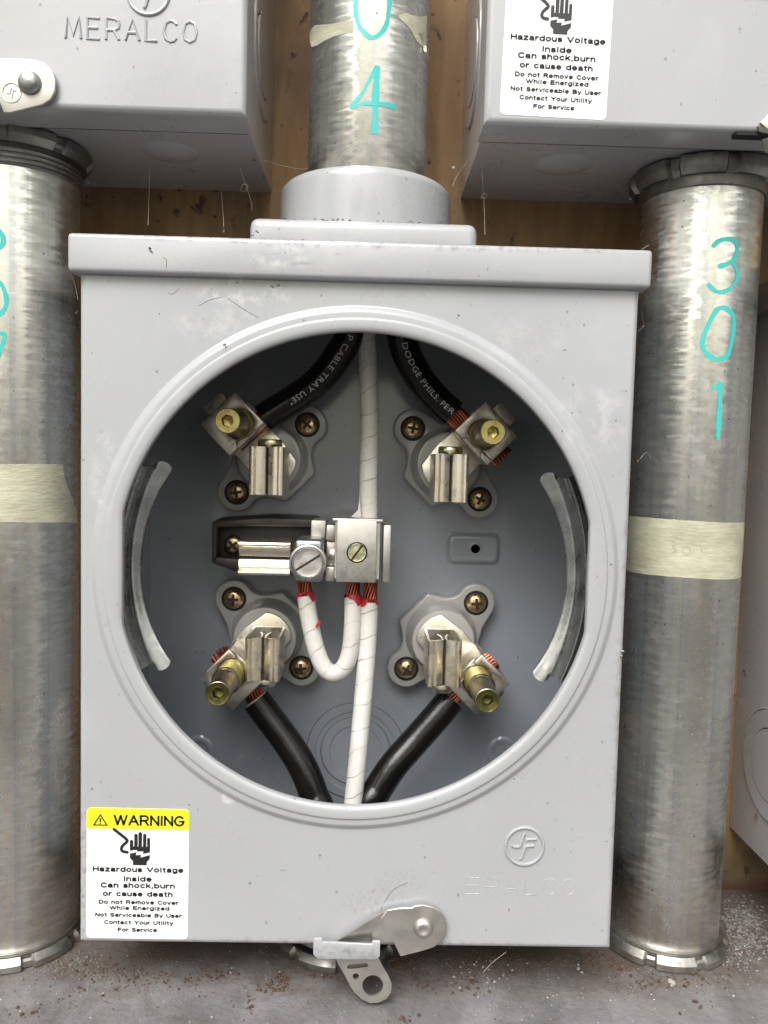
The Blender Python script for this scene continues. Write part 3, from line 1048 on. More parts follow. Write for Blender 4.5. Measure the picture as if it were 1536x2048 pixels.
# raised pad with hole
g = G()
a, b = at(893, 1127, BY), at(1000, 1068, BY)
cx, cz = (a.x + b.x) / 2, (a.z + b.z) / 2
hw_, hh = (b.x - a.x) / 2, (b.z - a.z) / 2
rows = []
for ins, dep in ((-.6, -.05), (0, .15), (.7, 1.1), (1.3, 1.7), (2.3, 2.0), (3.0, 1.85), (3.9, 1.8)):
    rows.append([V(p[0], BY - dep, p[1]) for p in rrect(cx - hw_ + ins, cz - hh + ins, cx + hw_ - ins, cz + hh - ins, max(1.0, 3.6 - ins * .6))])
NN = len(rows[0])
fs = [(k * NN + i, k * NN + (i + 1) % NN, (k + 1) * NN + (i + 1) % NN, (k + 1) * NN + i) for k in range(len(rows) - 1) for i in range(NN)]
fs.append([(len(rows) - 1) * NN + i for i in range(NN)])
g.raw([v for r_ in rows for v in r_], fs)
hc = at(951, 1098, BY - 2)
g.lathe([(3.4, 1.75), (3.0, 2.05), (2.4, 2.1), (2.15, 1.95)], V(hc.x, BY, hc.z), -Y, 28)
g.lathe([(2.3, 1.98), (0, 1.98)], V(hc.x, BY, hc.z), -Y, 28, mi=1)
g.obj('raised_pad', [M_PAINT_SHADED, M_DARKHOLE], MAIN)

# ---- galvanised retainer strips behind the opening
def retainer(sgn, cx, Rin, half, zc):
    prof = [(0, 17.6), (.1, 17.3), (.45, 17.0), (1.0, 16.8), (1.7, 16.4), (2.4, 16.0), (3.1, 15.6), (3.7, 15.4), (4.1, 15.6), (4.5, 16.8), (4.9, 17.2), (5.3, 16.4), (5.9, 11.4), (6.4, 9.6), (6.8, 9.2), (7.1, 9.5), (7.6, 10.7), (8.4, 11.3), (9.6, 11.7), (13.0, 12.4)]
    g = G()
    N = 56
    for side in (0, 1):
        vs, fs = [], []
        for k, (d, yy) in enumerate(prof):
            cut = 3.2 - math.sqrt(max(0, 3.2 ** 2 - ((d - 2.1) * 1.5) ** 2)) if d < 4.2 else 3.2
            if d > 4.6: cut += min(1.6, (d - 4.6) * 1.2)
            al = half - cut / (Rin + d)
            for i in range(N + 1):
                t = -al + 2 * al * i / N
                r = Rin + d if d >= 4.5 else Rin + 4.5 - (4.5 - d) * (.78 + .85 * (t / half) ** 2)
                vs.append(V(cx + sgn * r * math.cos(t), yy + side * .9, zc + r * math.sin(t)))
        for k in range(len(prof) - 1):
            for i in range(N):
                q = k * (N + 1) + i
                fs.append((q, q + 1, q + N + 2, q + N + 1))
        bv = g.raw(vs, fs)
        if side: back = bv
        else: front = bv
    P = len(prof)
    bnd = [0 * (N + 1) + i for i in range(N + 1)] + [k * (N + 1) + N for k in range(1, P)] + [(P - 1) * (N + 1) + i for i in range(N - 1, -1, -1)] + [k * (N + 1) for k in range(P - 2, 0, -1)]
    for q in range(len(bnd)):
        a_, b_ = bnd[q], bnd[(q + 1) % len(bnd)]
        try: g.bm.faces.new((front[a_], front[b_], back[b_], back[a_]))
        except ValueError: pass
    return g.obj('retainer_strip', M_STRIP, MAIN, smooth=32)


retainer(-1, 6.5, 90.2, math.asin(40.5 / 90), 143.6)
retainer(1, -7.4, 90.4, math.asin(40.8 / 90), 142.6)


# ---- screws
def pan_screw(name, c, r, mtl, parent, ang=0, slot='cross', hgt=1.9, wid=.9):
    g = G()
    prof = [(r, -.1), (r, .35), (r * .95, .7), (r * .8, hgt * .72), (r * .5, hgt * .94), (0, hgt)]
    g.lathe(prof, c, -Y, 28)
    o = g.obj(name, mtl, parent)
    g = G()
    for q_, a in enumerate((0, 0, 90) if slot == 'cross' else (0,)):
        t = R(ang + a)
        L = r * ((.96, .52, .56)[q_] if slot == 'cross' else .98)
        wv = (wid * .8, wid, wid)[q_] if slot == 'cross' else wid * .85
        x = V(math.cos(t), 0, math.sin(t)); y = V(-math.sin(t), 0, math.cos(t))
        q = [(-L, -wv / 2), (L, -wv / 2), (L, wv / 2), (-L, wv / 2)]
        # slot floor follows the dome a hair proud so it reads as a cut
        m = 8
        vs, fs = [], []
        for i in range(m + 1):
            s_ = -L + 2 * L * i / m
            rr = min(abs(s_) / r, 1)
            hh = hgt * math.sqrt(max(0, 1 - rr ** 2.4)) + .09 + (.05 * q_)
            if rr > .8: hh = max(hh, .75)
            for e in (-1, 1):
                vs.append(c + x * s_ + y * (wv / 2 * e) - Y * hh)
        for i in range(m): fs.append((2 * i, 2 * i + 1, 2 * i + 3, 2 * i + 2))
        g.raw(vs, fs, 1 if slot == 'cross' and q_ == 0 else 0)
    g.obj('screw_slot', [M_DARKSLOT, M_SLOTCU], o if o.parent is MAIN else parent)
    return o


M_SLOTCU = mat('coppery_slot', (.75, .42, .28), .22, 1.0)
M_DARKSLOT = mat('slot_shadow_grime', (.035, .022, .014), .6, .3)


# ---- one jaw: folded spring sheet, extruded along 'al'
def jaw(name, parent, c, wid, al, half, y_front, y_back, mtl):
    """c: centre (x,z plane) ; wid: unit vector across the two leaves ; al: unit vector along the sheet"""
    th = .95
    k = wid.dot(wid)
    hw = 7.3
    sec = [(.0, y_back), (6.6, y_back), (7.25, y_back - 1), (7.35, y_front + 3.2), (7.25, y_front + 1.2), (6.8, y_front + .3), (6.1, y_front), (5.4, y_front + .15),
           (4.9, y_front + .9), (4.4, y_front + 1.5), (3.7, y_front + 1.5), (2.4, y_front + 1.9), (.85, y_front + 2.7), (.52, y_front + 3.2), (.46, y_front + 6.4), (.9, y_front + 11), (2.0, y_front + 14)]
    g = G()
    for sg in (-1, 1):
        P = [V(p[0] * sg, p[1]).to_2d() if False else Vector((p[0] * sg, p[1])) for p in sec]
        inn = []
        for i, p in enumerate(P):
            t = (P[min(i + 1, len(P) - 1)] - P[max(i - 1, 0)]).normalized()
            nn = Vector((-t.y, t.x)) * (-sg)
            inn.append(p + nn * th * (1 if i < 12 else .75))
        poly = P + inn[::-1]
        vs = []
        for s_ in (-1, 1):
            for q in poly:
                vs.append(V(c.x, 0, c.z) + wid * q.x + Y * q.y + al * (half * s_))
        m = len(poly)
        fs = [(i, (i + 1) % m, m + (i + 1) % m, m + i) for i in range(m)]
        L = len(P)
        for off in (0, m):
            for i in range(L - 1):
                fs.append((off + i, off + i + 1, off + m - 2 - i, off + m - 1 - i))
        g.raw(vs, fs)
    # dark filler standing in for the shade in the slit between the leaves
    q = [V(c.x, 0, c.z) + wid * (a_ * .5) + Y * yy_ + al * (b_ * (half - .3)) for yy_ in (y_front + 3.9, y_front + 6) for a_, b_ in ((-1, -1), (1, -1), (1, 1), (-1, 1))]
    g.raw(q, [(0, 1, 2, 3), (7, 6, 5, 4), (0, 4, 5, 1), (1, 5, 6, 2), (2, 6, 7, 3), (3, 7, 4, 0)], 1)
    return g.obj(name, [mtl, M_DARKHOLE], parent, smooth=28)


def terminal(cx, cz, sx, sz, jaw_c, jaw_half, lug_c, scr_c, scr_tip, ear_ang):
    u = V(sx, 0, sz).normalized()
    v = V(-u.z, 0, u.x)
    c = V(cx, 0, cz)
    # moulded base outline in (u,v)
    half = [(22, 0), (20, 6), (15.5, 14.0)]
    out = []
    e = 22.9
    er = 9.2
    def ear(s_):
        return [(er * math.sin(R(t)), s_ * (e + er * math.cos(R(t)))) for t in range(85, -86, -17)]
    # go round: +u side -> +v ear -> -u corner -> -v ear
    out += [(18, 0), (15.5, 9.5), (11, 17)]
    out += ear(1)
    out += [(-8.6, 20.0), (-9.2, 17.6), (-10.8, 15.2), (-13.0, 13.2), (-15.6, 11.6), (-17.2, 10.6), (-18.6, 9.6)]
    out += [(-19.0, 9.0), (-19.0, -9.0)]
    out += [(-18.6, -9.6), (-17.2, -10.6), (-15.6, -11.6), (-13.0, -13.2), (-10.8, -15.2), (-9.2, -17.6), (-8.6, -20.0)]
    out += ear(-1)[::-1]
    out += [(11, -17), (15.5, -9.5)]
    # frame x cross y must face the viewer (-Y): u x v = ?
    fx, fy = u, v
    pts = out
    if fx.cross(fy).y > 0:
        fy = -v
    o = V(cx, 0, cz)
    g = G()
    g.prism(pts, o, fx, fy, -BY, -78.4, 1.1, 3)
    g.lathe([(17.2, 78.6), (16.4, 77.4), (15.6, 75.6), (15.0, 72), (14.8, 68.4), (14.2, 67.2), (13.0, 66.8), (0, 66.8)], o, Y, 56)
    ins = g.obj('insulator', M_INSUL, MAIN, smooth=40)
    # ear screws in dark counterbores
    for s_ in (-1, 1):
        sc = o + v * (s_ * e) + Y * 78.4
        g = G()
        g.lathe([(5.9, .02), (5.5, .09), (0, .09)], sc, -Y, 28)
        g.obj('screw_recess', M_DARKHOLE, ins)
        pan_screw('insulator_screw', sc - Y * .1, 4.75, M_BRASS, ins, ear_ang[0 if s_ < 0 else 1], 'cross', 2.6, 1.35)
    # contact plate
    g = G()
    arc = [(-12.6 * math.cos(R(t)), 12.6 * math.sin(R(t))) for t in range(-42, 43, 12)]
    plate = [(20, -9.0), (20, 9.0), (2, 10.0)] + arc[::-1] + [(2, -10.0)]
    g.prism(plate, o, fx, fy, -66.7, -64.6, .4, 2)
    g.prism([(10, -8.2), (30, -8.2), (30, 8.2), (10, 8.2)], o, fx, fy, -64.5, -62.5, .4, 2)
    g.obj('contact_plate', M_TIN, ins)
    # jaw
    jaw('jaw', ins, V(jaw_c[0], 0, jaw_c[1]), X, Z, jaw_half, 38.2, 64.0, M_TIN)
    g = G()
    zb = jaw_c[1] + sz * (jaw_half + .3)
    g.lathe([(5.0, 0), (5.25, .35), (5.25, 2.3), (4.8, 3.0), (0, 3.2)] if sz > 0 else [(4.3, 0), (4.9, .5), (5.2, 2.0), (5.0, 3.0), (4.2, 4.2), (0, 4.6)], V(jaw_c[0] + .3, 48.5, zb), Z * sz, 28)
    g.lathe([(2.4, -8), (2.4, 0)], V(jaw_c[0] + .3, 48.5, zb), Z * sz, 16)
    g.obj('jaw_bolt', M_IRID if sz > 0 else M_TIN, ins)
    # lug: square collar bored along v, notched near the jaw
    lc = V(lug_c[0], 0, lug_c[1])
    g = G()
    hu, hv = 9.1, 10.2
    face = [(hu, -hv), (hu, hv), (-hu, hv), (-hu, 5.6), (-hu + 2.2, 4.4), (-hu + 2.2, -4.4), (-hu, -5.6), (-hu, -hv)]
    ex = []
    scl = V(scr_c[0], 0, scr_c[1]) - lc
    hx, hy = scl.dot(fx), scl.dot(fy)
    hx = max(-2.2, min(2.2, hx)); hy = max(-3.2, min(3.2, hy))
    g.prism(face, lc, fx, fy, -46.5, -43.0, .7, 2, holes=[circle2d((hx, hy), 6.3, 28)])
    for (a0, a1) in ((hu - 2.8, hu), (-hu, -hu + 2.8)):
        g.prism([(a0, -hv + .2), (a1 - .02, -hv + .2), (a1 - .02, hv - .2), (a0, hv - .2)], lc, fx, fy, -71, -46.4, .4, 1)
    g.prism([(-hu + .3, -hv + .2), (hu - .3, -hv + .2), (hu - .3, hv - .2), (-hu + .3, hv - .2)], lc, fx, fy, -74.0, -70.9, .4, 1)
    g.obj('lug', M_LUG, ins)
    # tang that sticks out beyond the lug
    g = G()
    g.prism(rrect(hu - 1.0, -5.4, hu + 6.2, 5.4, 2.2), lc, fx, fy, -58, -51 if sz > 0 else -66, .6, 2)
    g.obj('tang', M_LUG, ins)
    # socket screw
    g = G()
    so_ = lc + fx * hx + fy * hy
    tip = scr_tip
    ln = 43 - tip
    prof = [(5.95, -6)]
    hh = -1.5
    thr = (.40 if sz < 0 else .22) * ln
    while hh < thr:
        prof += [(6.1, hh), (5.6, hh + .5), (6.1, hh + 1.0)]
        hh += 1.25
    prof += [(5.8, thr + .6)]
    g.cap = False
    g.lathe(prof, so_ + Y * 43, -Y, 36)
    hexf = lambda r, a_, k: r * (1 - .045 * (1 - abs(math.cos(3 * a_)))) if k < 3 else r
    g.lathe([(5.8, thr + .6), (5.3, thr + 1.2), (5.1, ln - 1.0), (4.85, ln - .2), (4.6, ln)], so_ + Y * 43, -Y, 48, mi=1, teeth=hexf)
    hole = lambda r, a_, k: r * (1 - .10 * abs(math.sin(3 * a_))) if k > 0 else r
    g.lathe([(4.6, ln), (4.3, ln - (.25 if sz < 0 else .02)), (2.5, ln - (.35 if sz < 0 else .02)), (2.35, ln - .5), (2.2, ln - 3.0), (0, ln - 3.8)], so_ + Y * 43, -Y, 48, mi=2, teeth=hole)
    g.cap = True
    g.obj('lug_screw', [M_ZINC, M_OLIVE, M_SOCKET if sz < 0 else M_ZINC], ins, smooth=30)
    return ins


terminal(-41.2, 187.0, -1, 1, (-38.7, 181.8), 10.1, (-54.0, 201.2), (-50.8, 201.1), 15, (50, 100))
terminal(40.6, 186.5, 1, 1, (39.0, 180.6), 10.1, (53.9, 199.9), (52.4, 199.4), 15, (155, 80))
terminal(-41.9, 104.2, -1, -1, (-39.3, 101.3), 9.2, (-53.2, 91.2), (-49.6, 97.6), 13, (0, 95))
terminal(40.5, 104.7, 1, -1, (38.6, 101.2), 9.9, (54.3, 91.2), (51.0, 95.8), 13, (150, 95))

# ---- neutral terminal
g = G()
g.prism([(-65.3, 139.5), (-55, 136.0), (-18, 134.5), (-15, 138), (-15, 156.8), (-20, 160.5), (-40, 160.8), (-65.3, 158.6)], V(0, 0, 0), X, Z, -BY, -68, .9, 2)
# raised rim round the screw well
g.prism([(-65.2, 139.6), (-63.0, 142.2), (-63.0, 155.6), (-48, 156.4), (-20, 156.6), (-20, 160.2), (-40, 160.6), (-65.2, 158.4)], V(0, 0, 0), X, Z, -68.2, -60, .8, 2)
g.prism([(-65.2, 139.6), (-55, 136.2), (-20, 135.0), (-20, 139.6), (-48, 141.2), (-63.0, 142.2)], V(0, 0, 0), X, Z, -68.2, -60, .6, 2)
blk = g.obj('neutral_block', M_BLOCK, MAIN)
pan_screw('block_screw', at(467, 1090, 67.8), 4.6, M_BRASS, blk, 40, 'cross', 2.6, 1.4)
jaw('jaw', blk, V(-39.2, 0, 144.6), Z, X, 10.9, 39.8, 62.0, M_TIN)
g = G()
a, b = at(587, 1164, 39), at(647, 1081, 39)
g.box((a.x, 39, a.z), (b.x, 60, b.z + .2), 1.8, 3)
cb_ = at(616, 1125, 39)
g.lathe([(8.2, -.4), (7.7, .55), (7.0, .8), (6.75, .4), (6.7, -.2)], V(cb_.x, 39, cb_.z), -Y, 40)
g.obj('screw_connector', M_CAST, blk)
pan_screw('clamp_screw', V(cb_.x, 38.7, cb_.z), 6.25, M_ALU, blk, 33, 'slot', .7, 1.1)
# neutral lug with face plate
g = G()
a, b = at(672, 1164, 40), at(754, 1042, 40)
g.box((a.x, 40, a.z), (b.x, 41.8, b.z), .35, 2)
npl = g.obj('face_plate', M_ALU, blk)
g = G()
for (p0, p1, y0, y1) in (((764, 1165), (783, 1050), 44, 66), ((650, 1163), (670, 1134), 44, 60), ((652, 1082), (671, 1050), 44, 60), ((652, 1131), (673, 1083), 45.5, 60), ((621, 1082), (652, 1041), 56, 70)):
    q0, q1 = at(*p0, y0), at(*p1, y0)
    g.box((q0.x, y0, q0.z), (q1.x, y1, q1.z), .7, 2)
g.box((a.x - 2.2, 41.9, b.z - .9), (b.x + 2.6, 66, b.z + .6), .4, 2)
g.box((a.x - 1.0, 41.9, a.z + 1.2), (b.x + 1.6, 46, b.z - 1.0), .2, 1)
q = at(667, 1110, 45.5)
g.lathe([(2.6, 0), (2.5, .6), (1.8, 1.1), (0, 1.25)], V(q.x, 45.5, q.z), -Y, 24)
g.obj('neutral_lug', M_ALU, blk)
q = at(714, 1105, 40)
g = G()
g.lathe([(4.5, -.02), (4.35, .12), (0, .12)], V(q.x, 40, q.z), -Y, 32)
g.obj('screw_recess', M_DARKHOLE, blk)
pan_screw('face_screw', V(q.x, 39.9, q.z), 3.95, M_IRID, blk, 55, 'slot', .8, 1.1)

# ---- hasp at the foot of the cover
HP = lambda cx_, cy_: at(580 + cx_ / 2.4, 1600 + cy_ / 2.4, -3.2)
def px_poly(pts, yy, sc=2.4, ox_=580, oy_=1600):
    return [(lambda p: (p.x, p.z))(at(ox_ + a_ / sc, oy_ + b_ / sc, yy)) for a_, b_ in pts]
O0 = V(0, 0, 0)
out = px_poly([(466, 528), (520, 518), (585, 516), (600, 506), (640, 503), (690, 514), (722, 535), (742, 565), (752, 605), (745, 645), (725, 680), (690, 705), (640, 722), (530, 750), (512, 712), (497, 682), (440, 684), (400, 696), (392, 640), (420, 588)], -2.6)
g = G()
g.prism(out, O0, X, Z, 1.5, 2.9, .2, 1)
# twisted tail bent down into the slot
tail = []
N = 10
for i in range(N + 1):
    t = i / N
    pa = at(580 + (466 + (215 - 466) * t) / 2.4, 1600 + (528 + (684 - 528) * t) / 2.4, -2.2 - 2.2 * math.sin(t * 2.6))
    pb = at(580 + (440 + (262 - 440) * t) / 2.4, 1600 + (684 + (702 - 684) * t) / 2.4, -1.8 + 3.0 * t)
    tail.append((pa, pb))
vs = []
for d in (0, 1.3):
    for pa, pb in tail:
        for k in range(5):
            p = pa.lerp(pb, k / 4)
            p = p + V(0, -1.6 * math.sin(k / 4 * math.pi) * .4 + d, 0)
            vs.append(p)
fs = []
for d in (0, 1):
    o_ = d * (N + 1) * 5
    for i in range(N):
        for k in range(4):
            q = o_ + i * 5 + k
            fs.append((q, q + 1, q + 6, q + 5))
o_ = (N + 1) * 5
for i in range(N):
    for k in (0, 4):
        q = i * 5 + k
        fs.append((q, q + 5, q + 5 + o_, q + o_))
for k in range(4):
    q = N * 5 + k
    fs.append((q, q + 1, q + 1 + o_, q + o_))
g.raw(vs, fs)
hasp = g.obj('hasp', M_STEEL, MAIN)
g = G()
q = at(580 + 640 / 2.4, 1600 + 615 / 2.4, -2.9)
g.lathe([(3.7, 0), (3.7, .5), (3.2, 1.3), (2.2, 1.75), (1.6, 1.7), (1.2, 1.5), (0, 1.45)], q, -Y, 32)
g.obj('rivet', M_STEEL, hasp)
# painted tongue under the hasp
g = G()
a, b = at(580 + 110 / 2.4, 1600 + 766 / 2.4, -6), at(580 + 434 / 2.4, 1600 + 672 / 2.4, -6)
tongue = [(a.x + 1.8, a.z), (b.x - 1.2, a.z), (b.x, a.z + 1.4), (b.x, b.z - .8), (b.x - 3.0, b.z - .9), (b.x - 3.2, b.z - 2.0), (a.x + 3.6, b.z - 1.3), (a.x + 3.4, b.z), (a.x + .4, b.z), (a.x, b.z - .6), (a.x, a.z + 1.8)]
g.prism(tongue, O0, X, Z, 4.4, 5.8, .35, 2)
g.box((a.x + .3, -4.6, b.z - 7.4), (b.x - .3, 6, b.z - 6.2), .3, 1)
g.obj('hasp_bracket', M_PAINT, MAIN)
# seal eye
g = G()
out = px_poly([(212, 745), (420, 745), (440, 785), (470, 835), (488, 880), (484, 920), (462, 950), (425, 968), (385, 970), (345, 952), (310, 920), (285, 880), (262, 835), (240, 795)], -1.0)
slot = px_poly([(272, 796), (285, 786), (365, 778), (376, 785), (372, 796), (290, 806), (276, 805)], -1.0)
h1 = px_poly(circle2d((316, 842), 15, 16), -1.0)
h2 = px_poly(circle2d((397, 886), 50, 32), -1.0)
g.prism(out, O0, X, Z, .6, 1.6, 0, holes=[slot, h1, h2])
g.obj('seal_eye', M_STEEL, MAIN)

# ---- neighbours
UL = empty('meter_box', (-145.6, 0, 310.2))
tag(UL, 'grey meter box above on the left with raised lettering and a riveted hasp plate', 'meter box', BOXGRP)
cov_l, body_l = box_shell(-145.6, 310.2, UL, M_PAINT_B, M_PAINT_SHADED, ((65.0, 42, 11.5),))
emblem(UL, cov_l, -145.6, 310.2, M_PAINT_B, .8)
a, b = at(128, 92, 0), at(397, 55, 0)
pressed_name(UL, cov_l, a.x + .6, b.x - .6, 310.2 + 24.6, 7.2, M_PAINT_B, .12, .62)
g = G()
SCL = 2.743
out = [(lambda p: (p.x, p.z))(at(a_ / SCL, b_ / SCL, -2.6)) for a_, b_ in [(-260, 360), (-60, 330), (0, 322), (90, 322), (180, 326), (245, 345), (288, 390), (304, 440), (300, 500), (278, 545), (230, 575), (60, 618), (20, 618), (0, 560), (-20, 500), (-260, 560)]]
g.prism(out, O0, X, Z, 1.2, 2.8, .35, 2)
hp = g.obj('hasp', M_STEEL, UL, (-145.6, 0, 310.2))
g = G()
q = at(165 / SCL, 455 / SCL, -2.9)
g.lathe([(4.1, 0), (4.1, .5), (3.7, 1.7), (2.6, 2.7), (1.2, 3.2), (0, 3.3)], q, -Y, 36)
g.obj('rivet', M_CAST, hp, (-145.6, 0, 310.2))
g = G()
q = at(62 / SCL, 508 / SCL, -2.9)
g.tube([q + V(3.3 * math.cos(2 * math.pi * k / 28), .05, 3.3 * math.sin(2 * math.pi * k / 28)) for k in range(29)], .28, 6, cap=False)
g.tube([q + V(-1.6, .05, -.2), q + V(-.6, .05, -.3), q + V(.1, .05, 1.9)], .25, 6)
g.tube([q + V(1.6, .05, .8), q + V(.6, .05, .7), q + V(.1, .05, -1.8)], .25, 6)
g.obj('stamped_mark', M_STEEL, hp, (-145.6, 0, 310.2))

UR = empty('meter_box', (145.6, 0, 310.2))
tag(UR, 'grey meter box above on the right with a white warning label on its front', 'meter box', BOXGRP)
cov_r, body_r = box_shell(145.6, 310.2, UR, M_PAINT_B, M_PAINT_SHADED, ((-63.5, 42, 12.0),))
label_print(*warning_label(UR, cov_r, 48.6, 313.4, R(-1.3)))
g = G()
out = [(lambda p: (p.x, p.z))(at(a_, b_, -2.6)) for a_, b_ in [(1520, 245), (1560, 205), (1650, 190), (1650, 280), (1560, 262), (1548, 270)]]
g.prism(out, O0, X, Z, 1.2, 2.8, .3, 2)
vs = [at(1515, 252, -3.5), at(1560, 262, -3.5), at(1568, 320, -1), at(1530, 300, 2), at(1522, 275, 3)]
vs2 = [v + V(.3, 1.2, 0) for v in vs]
g.raw(vs + vs2, [(0, 1, 2, 3, 4), (5, 6, 7, 8, 9)] + [(i, (i + 1) % 5, 5 + (i + 1) % 5, 5 + i) for i in range(5)])
g.obj('hasp', M_STEEL, UR, (145.6, 0, 310.2))
g = G()
a, b = at(1474, 268, -.4), at(1536, 258, -.4)
g.box((a.x, -.25, a.z - .3), (a.x + 22, 4, a.z + 1.3), .1, 1)
g.obj('hasp_slot', M_DARKHOLE, UR, (145.6, 0, 310.2))

RB = empty('meter_box', (289.5, 0, 8.0))
tag(RB, 'grey meter box cut off at the right edge showing only its side behind the conduit', 'meter box', BOXGRP)
box_shell(289.5, 8.0, RB, M_PAINT_B, M_PAINT_SHADED, None)


# ------------------------------------------------------------------ conduits
RC = 24.4
CONGRP = 'galvanised steel conduits'


class Pipe:
    def __init__(s, p0, p1):
        s.p0, s.p1 = Vector(p0), Vector(p1)
        s.ax = (s.p1 - s.p0).normalized()
        s.x = (X - s.ax * X.dot(s.ax)).normalized()
        s.y = s.ax.cross(s.x)

    def hit(s, px, py, r):
        d = ray(px, py)
        d_ = d - s.ax * d.dot(s.ax)
        o_ = CAM - s.p0
        o_ = o_ - s.ax * o_.dot(s.ax)
        A, B, C_ = d_.dot(d_), 2 * d_.dot(o_), o_.dot(o_) - r * r
        D = B * B - 4 * A * C_
        t = (-B - math.sqrt(max(D, 0))) / (2 * A)
        return CAM + d * t

    def cyl(s, p):
        q = p - s.p0
        h = q.dot(s.ax)
        q = q - s.ax * h
        return math.atan2(q.dot(s.y), q.dot(s.x)), h

    def pt(s, a, h, r):
        return s.p0 + s.ax * h + (s.x * math.cos(a) + s.y * math.sin(a)) * r

    def ribbon(s, g, pts, width, r=RC + .1, wv=0.0):
        """marker stroke through pixel points laid on the pipe skin"""
        ah = [s.cyl(s.hit(px, py, r)) for px, py in pts]
        q = [Vector((a * r, h)) for a, h in ah]
        q3 = spline([(v.x, v.y, 0) for v in q], 7)
        q = [Vector((v.x, v.y)) for v in q3]
        # resample quads across
        nn = len(q)
        vs, fs = [], []
        for i, p in enumerate(q):
            t = (q[min(i + 1, nn - 1)] - q[max(i - 1, 0)]).normalized()
            nrm = Vector((-t.y, t.x))
            e = min(i, nn - 1 - i)
            k = (.62, .92, 1.06)[min(e, 2)] * (1 + .13 * math.sin(i * .45 + wv * 2) + .07 * math.sin(i * 1.7))
            for j in range(4):
                z_ = p + nrm * (width * k * (j / 3 - .5))
                vs.append(s.pt(z_.x / r, z_.y, r))
        for i in range(nn - 1):
            for j in range(3):
                a = i * 4 + j
                fs.append((a, a + 1, a + 5, a + 4))
        g.raw(vs, fs)


def conduit(thing, pipe, z0, z1):
    o = thing.location / MM
    g = G()
    L = (pipe.p1 - pipe.p0).length
    g.lathe([(RC - 2, z0), (RC - .3, z0 - .02), (RC, z0 + .5), (RC, z1)], pipe.p0, pipe.ax, 96)
    ob = g.obj('pipe', M_GALV, thing, o)
    return ob


def locknut(thing, c, ax, r_out, h, name='locknut', flip=1, phase=.2, r_in=RC + .1, mtl=None):
    """ring nut with driving notches"""
    g = G()
    teeth = lambda r, a, k: (r - 1.9 if (r > RC + 3.2 and ((a + phase) * 8 / (2 * math.pi)) % 1 < .2) else r)
    g.lathe([(r_in, 0), (r_out - .6, 0), (r_out, .6), (r_out, h * .55), (r_out - .6, h * .72), (r_out - 2.2, h), (r_in, h * .92)], c, ax * flip, 160, teeth=teeth)
    return g.obj(name, mtl or M_NUT, thing, thing.location / MM, smooth=30)


def tape_band(thing, pipe, top, bot, name='masking_tape', r=RC + .16):
    """closed band between two pixel heights (polyline top / bottom edges given as angle fractions)"""
    g = G()
    N = 96
    h0, h1 = pipe.cyl(pipe.hit(*bot, RC))[1], pipe.cyl(pipe.hit(*top, RC))[1]
    vs, fs = [], []
    rn = random.Random(3)
    for i in range(N):
        a = 2 * math.pi * i / N
        w0, w1 = .25 * math.sin(3 * a + 1) + rn.uniform(-.06, .06), .3 * math.sin(2 * a) + rn.uniform(-.06, .06)
        for j in range(5):
            vs.append(pipe.pt(a, h0 + w0 + (h1 + w1 - h0 - w0) * j / 4, r + .05 * math.sin(a * 7 + j * 2)))
    for i in range(N):
        for j in range(4):
            k = ((i + 1) % N) * 5
            fs.append((i * 5 + j, k + j, k + j + 1, i * 5 + j + 1))
    g.raw(vs, fs)
    return g.obj(name, M_TAPE, thing, thing.location / MM)


def tape_patch(thing, pipe, poly, name='masking_tape', r=RC + .18, lift=None):
    """torn tape: quad strip between two pixel polylines (top, bottom), same number of points"""
    g = G()
    def dense(pl):
        out = []
        for a_, b_ in zip(pl, pl[1:]):
            for q in range(6): out.append((a_[0] + (b_[0] - a_[0]) * q / 6, a_[1] + (b_[1] - a_[1]) * q / 6))
        return out + [pl[-1]]
    top, bot = dense(poly[0]), dense(poly[1])
    if lift:
        lift0 = lift
        lift = lambda i, f: lift0(i / 6, f)
    vs, fs = [], []
    m = 6
    for i, (t, b) in enumerate(zip(top, bot)):
        pt, pb = pipe.hit(*t, r), pipe.hit(*b, r)
        at_, ht = pipe.cyl(pt)
        ab, hb = pipe.cyl(pb)
        for j in range(m + 1):
            f = j / m
            rr = r + (lift(i, f) if lift else 0)
            vs.append(pipe.pt(at_ + (ab - at_) * f, ht + (hb - ht) * f, rr))
    for i in range(len(top) - 1):
        for j in range(m):
            a = i * (m + 1) + j
            fs.append((a, a + 1, a + m + 2, a + m + 1))
    g.raw(vs, fs)
    return g.obj(name, M_TAPE, thing, thing.location / MM)


def marks(thing, pipe, digits, parent):
    for strokes in digits:
        g = G()
        for k, (pts, wd) in enumerate(strokes):
            pipe.ribbon(g, pts, wd, RC + .10 + .03 * k, k)
        g.obj('marker_digit', M_MARK, parent, thing.location / MM)


# right conduit
PR = Pipe((140.6, 49.0, LEDGE_Z), (143.4, 49.0, 312))
CR = empty('conduit', PR.p0)
tag(CR, 'galvanised conduit right of the open box marked 301 in turquoise with a tape band', 'conduit', CONGRP)
pr = conduit(CR, PR, 5.8, 336)
locknut(CR, PR.p0 + PR.ax * .1, PR.ax, 28.4, 5.8, phase=.55)
locknut(CR, V(143.4, 49, 311.0), -Z, 30.0, 7.2, phase=.1, mtl=M_NUT_DARK)
g = G()
g.lathe([(RC - .2, 5.7), (RC + .9, 5.8), (RC + 1.1, 6.5), (RC + .9, 7.2), (RC + .1, 7.4)], PR.p0, PR.ax, 72)
g.obj('bushing', M_NUT, CR, PR.p0)
g = G()
g.lathe([(RC + .1, 323.0), (RC + 1.0, 323.4), (RC + 1.3, 325), (RC + 1.3, 328), (RC + .1, 328)], PR.p0, PR.ax, 72)
g.obj('bushing', M_NUT_DARK, CR, PR.p0)
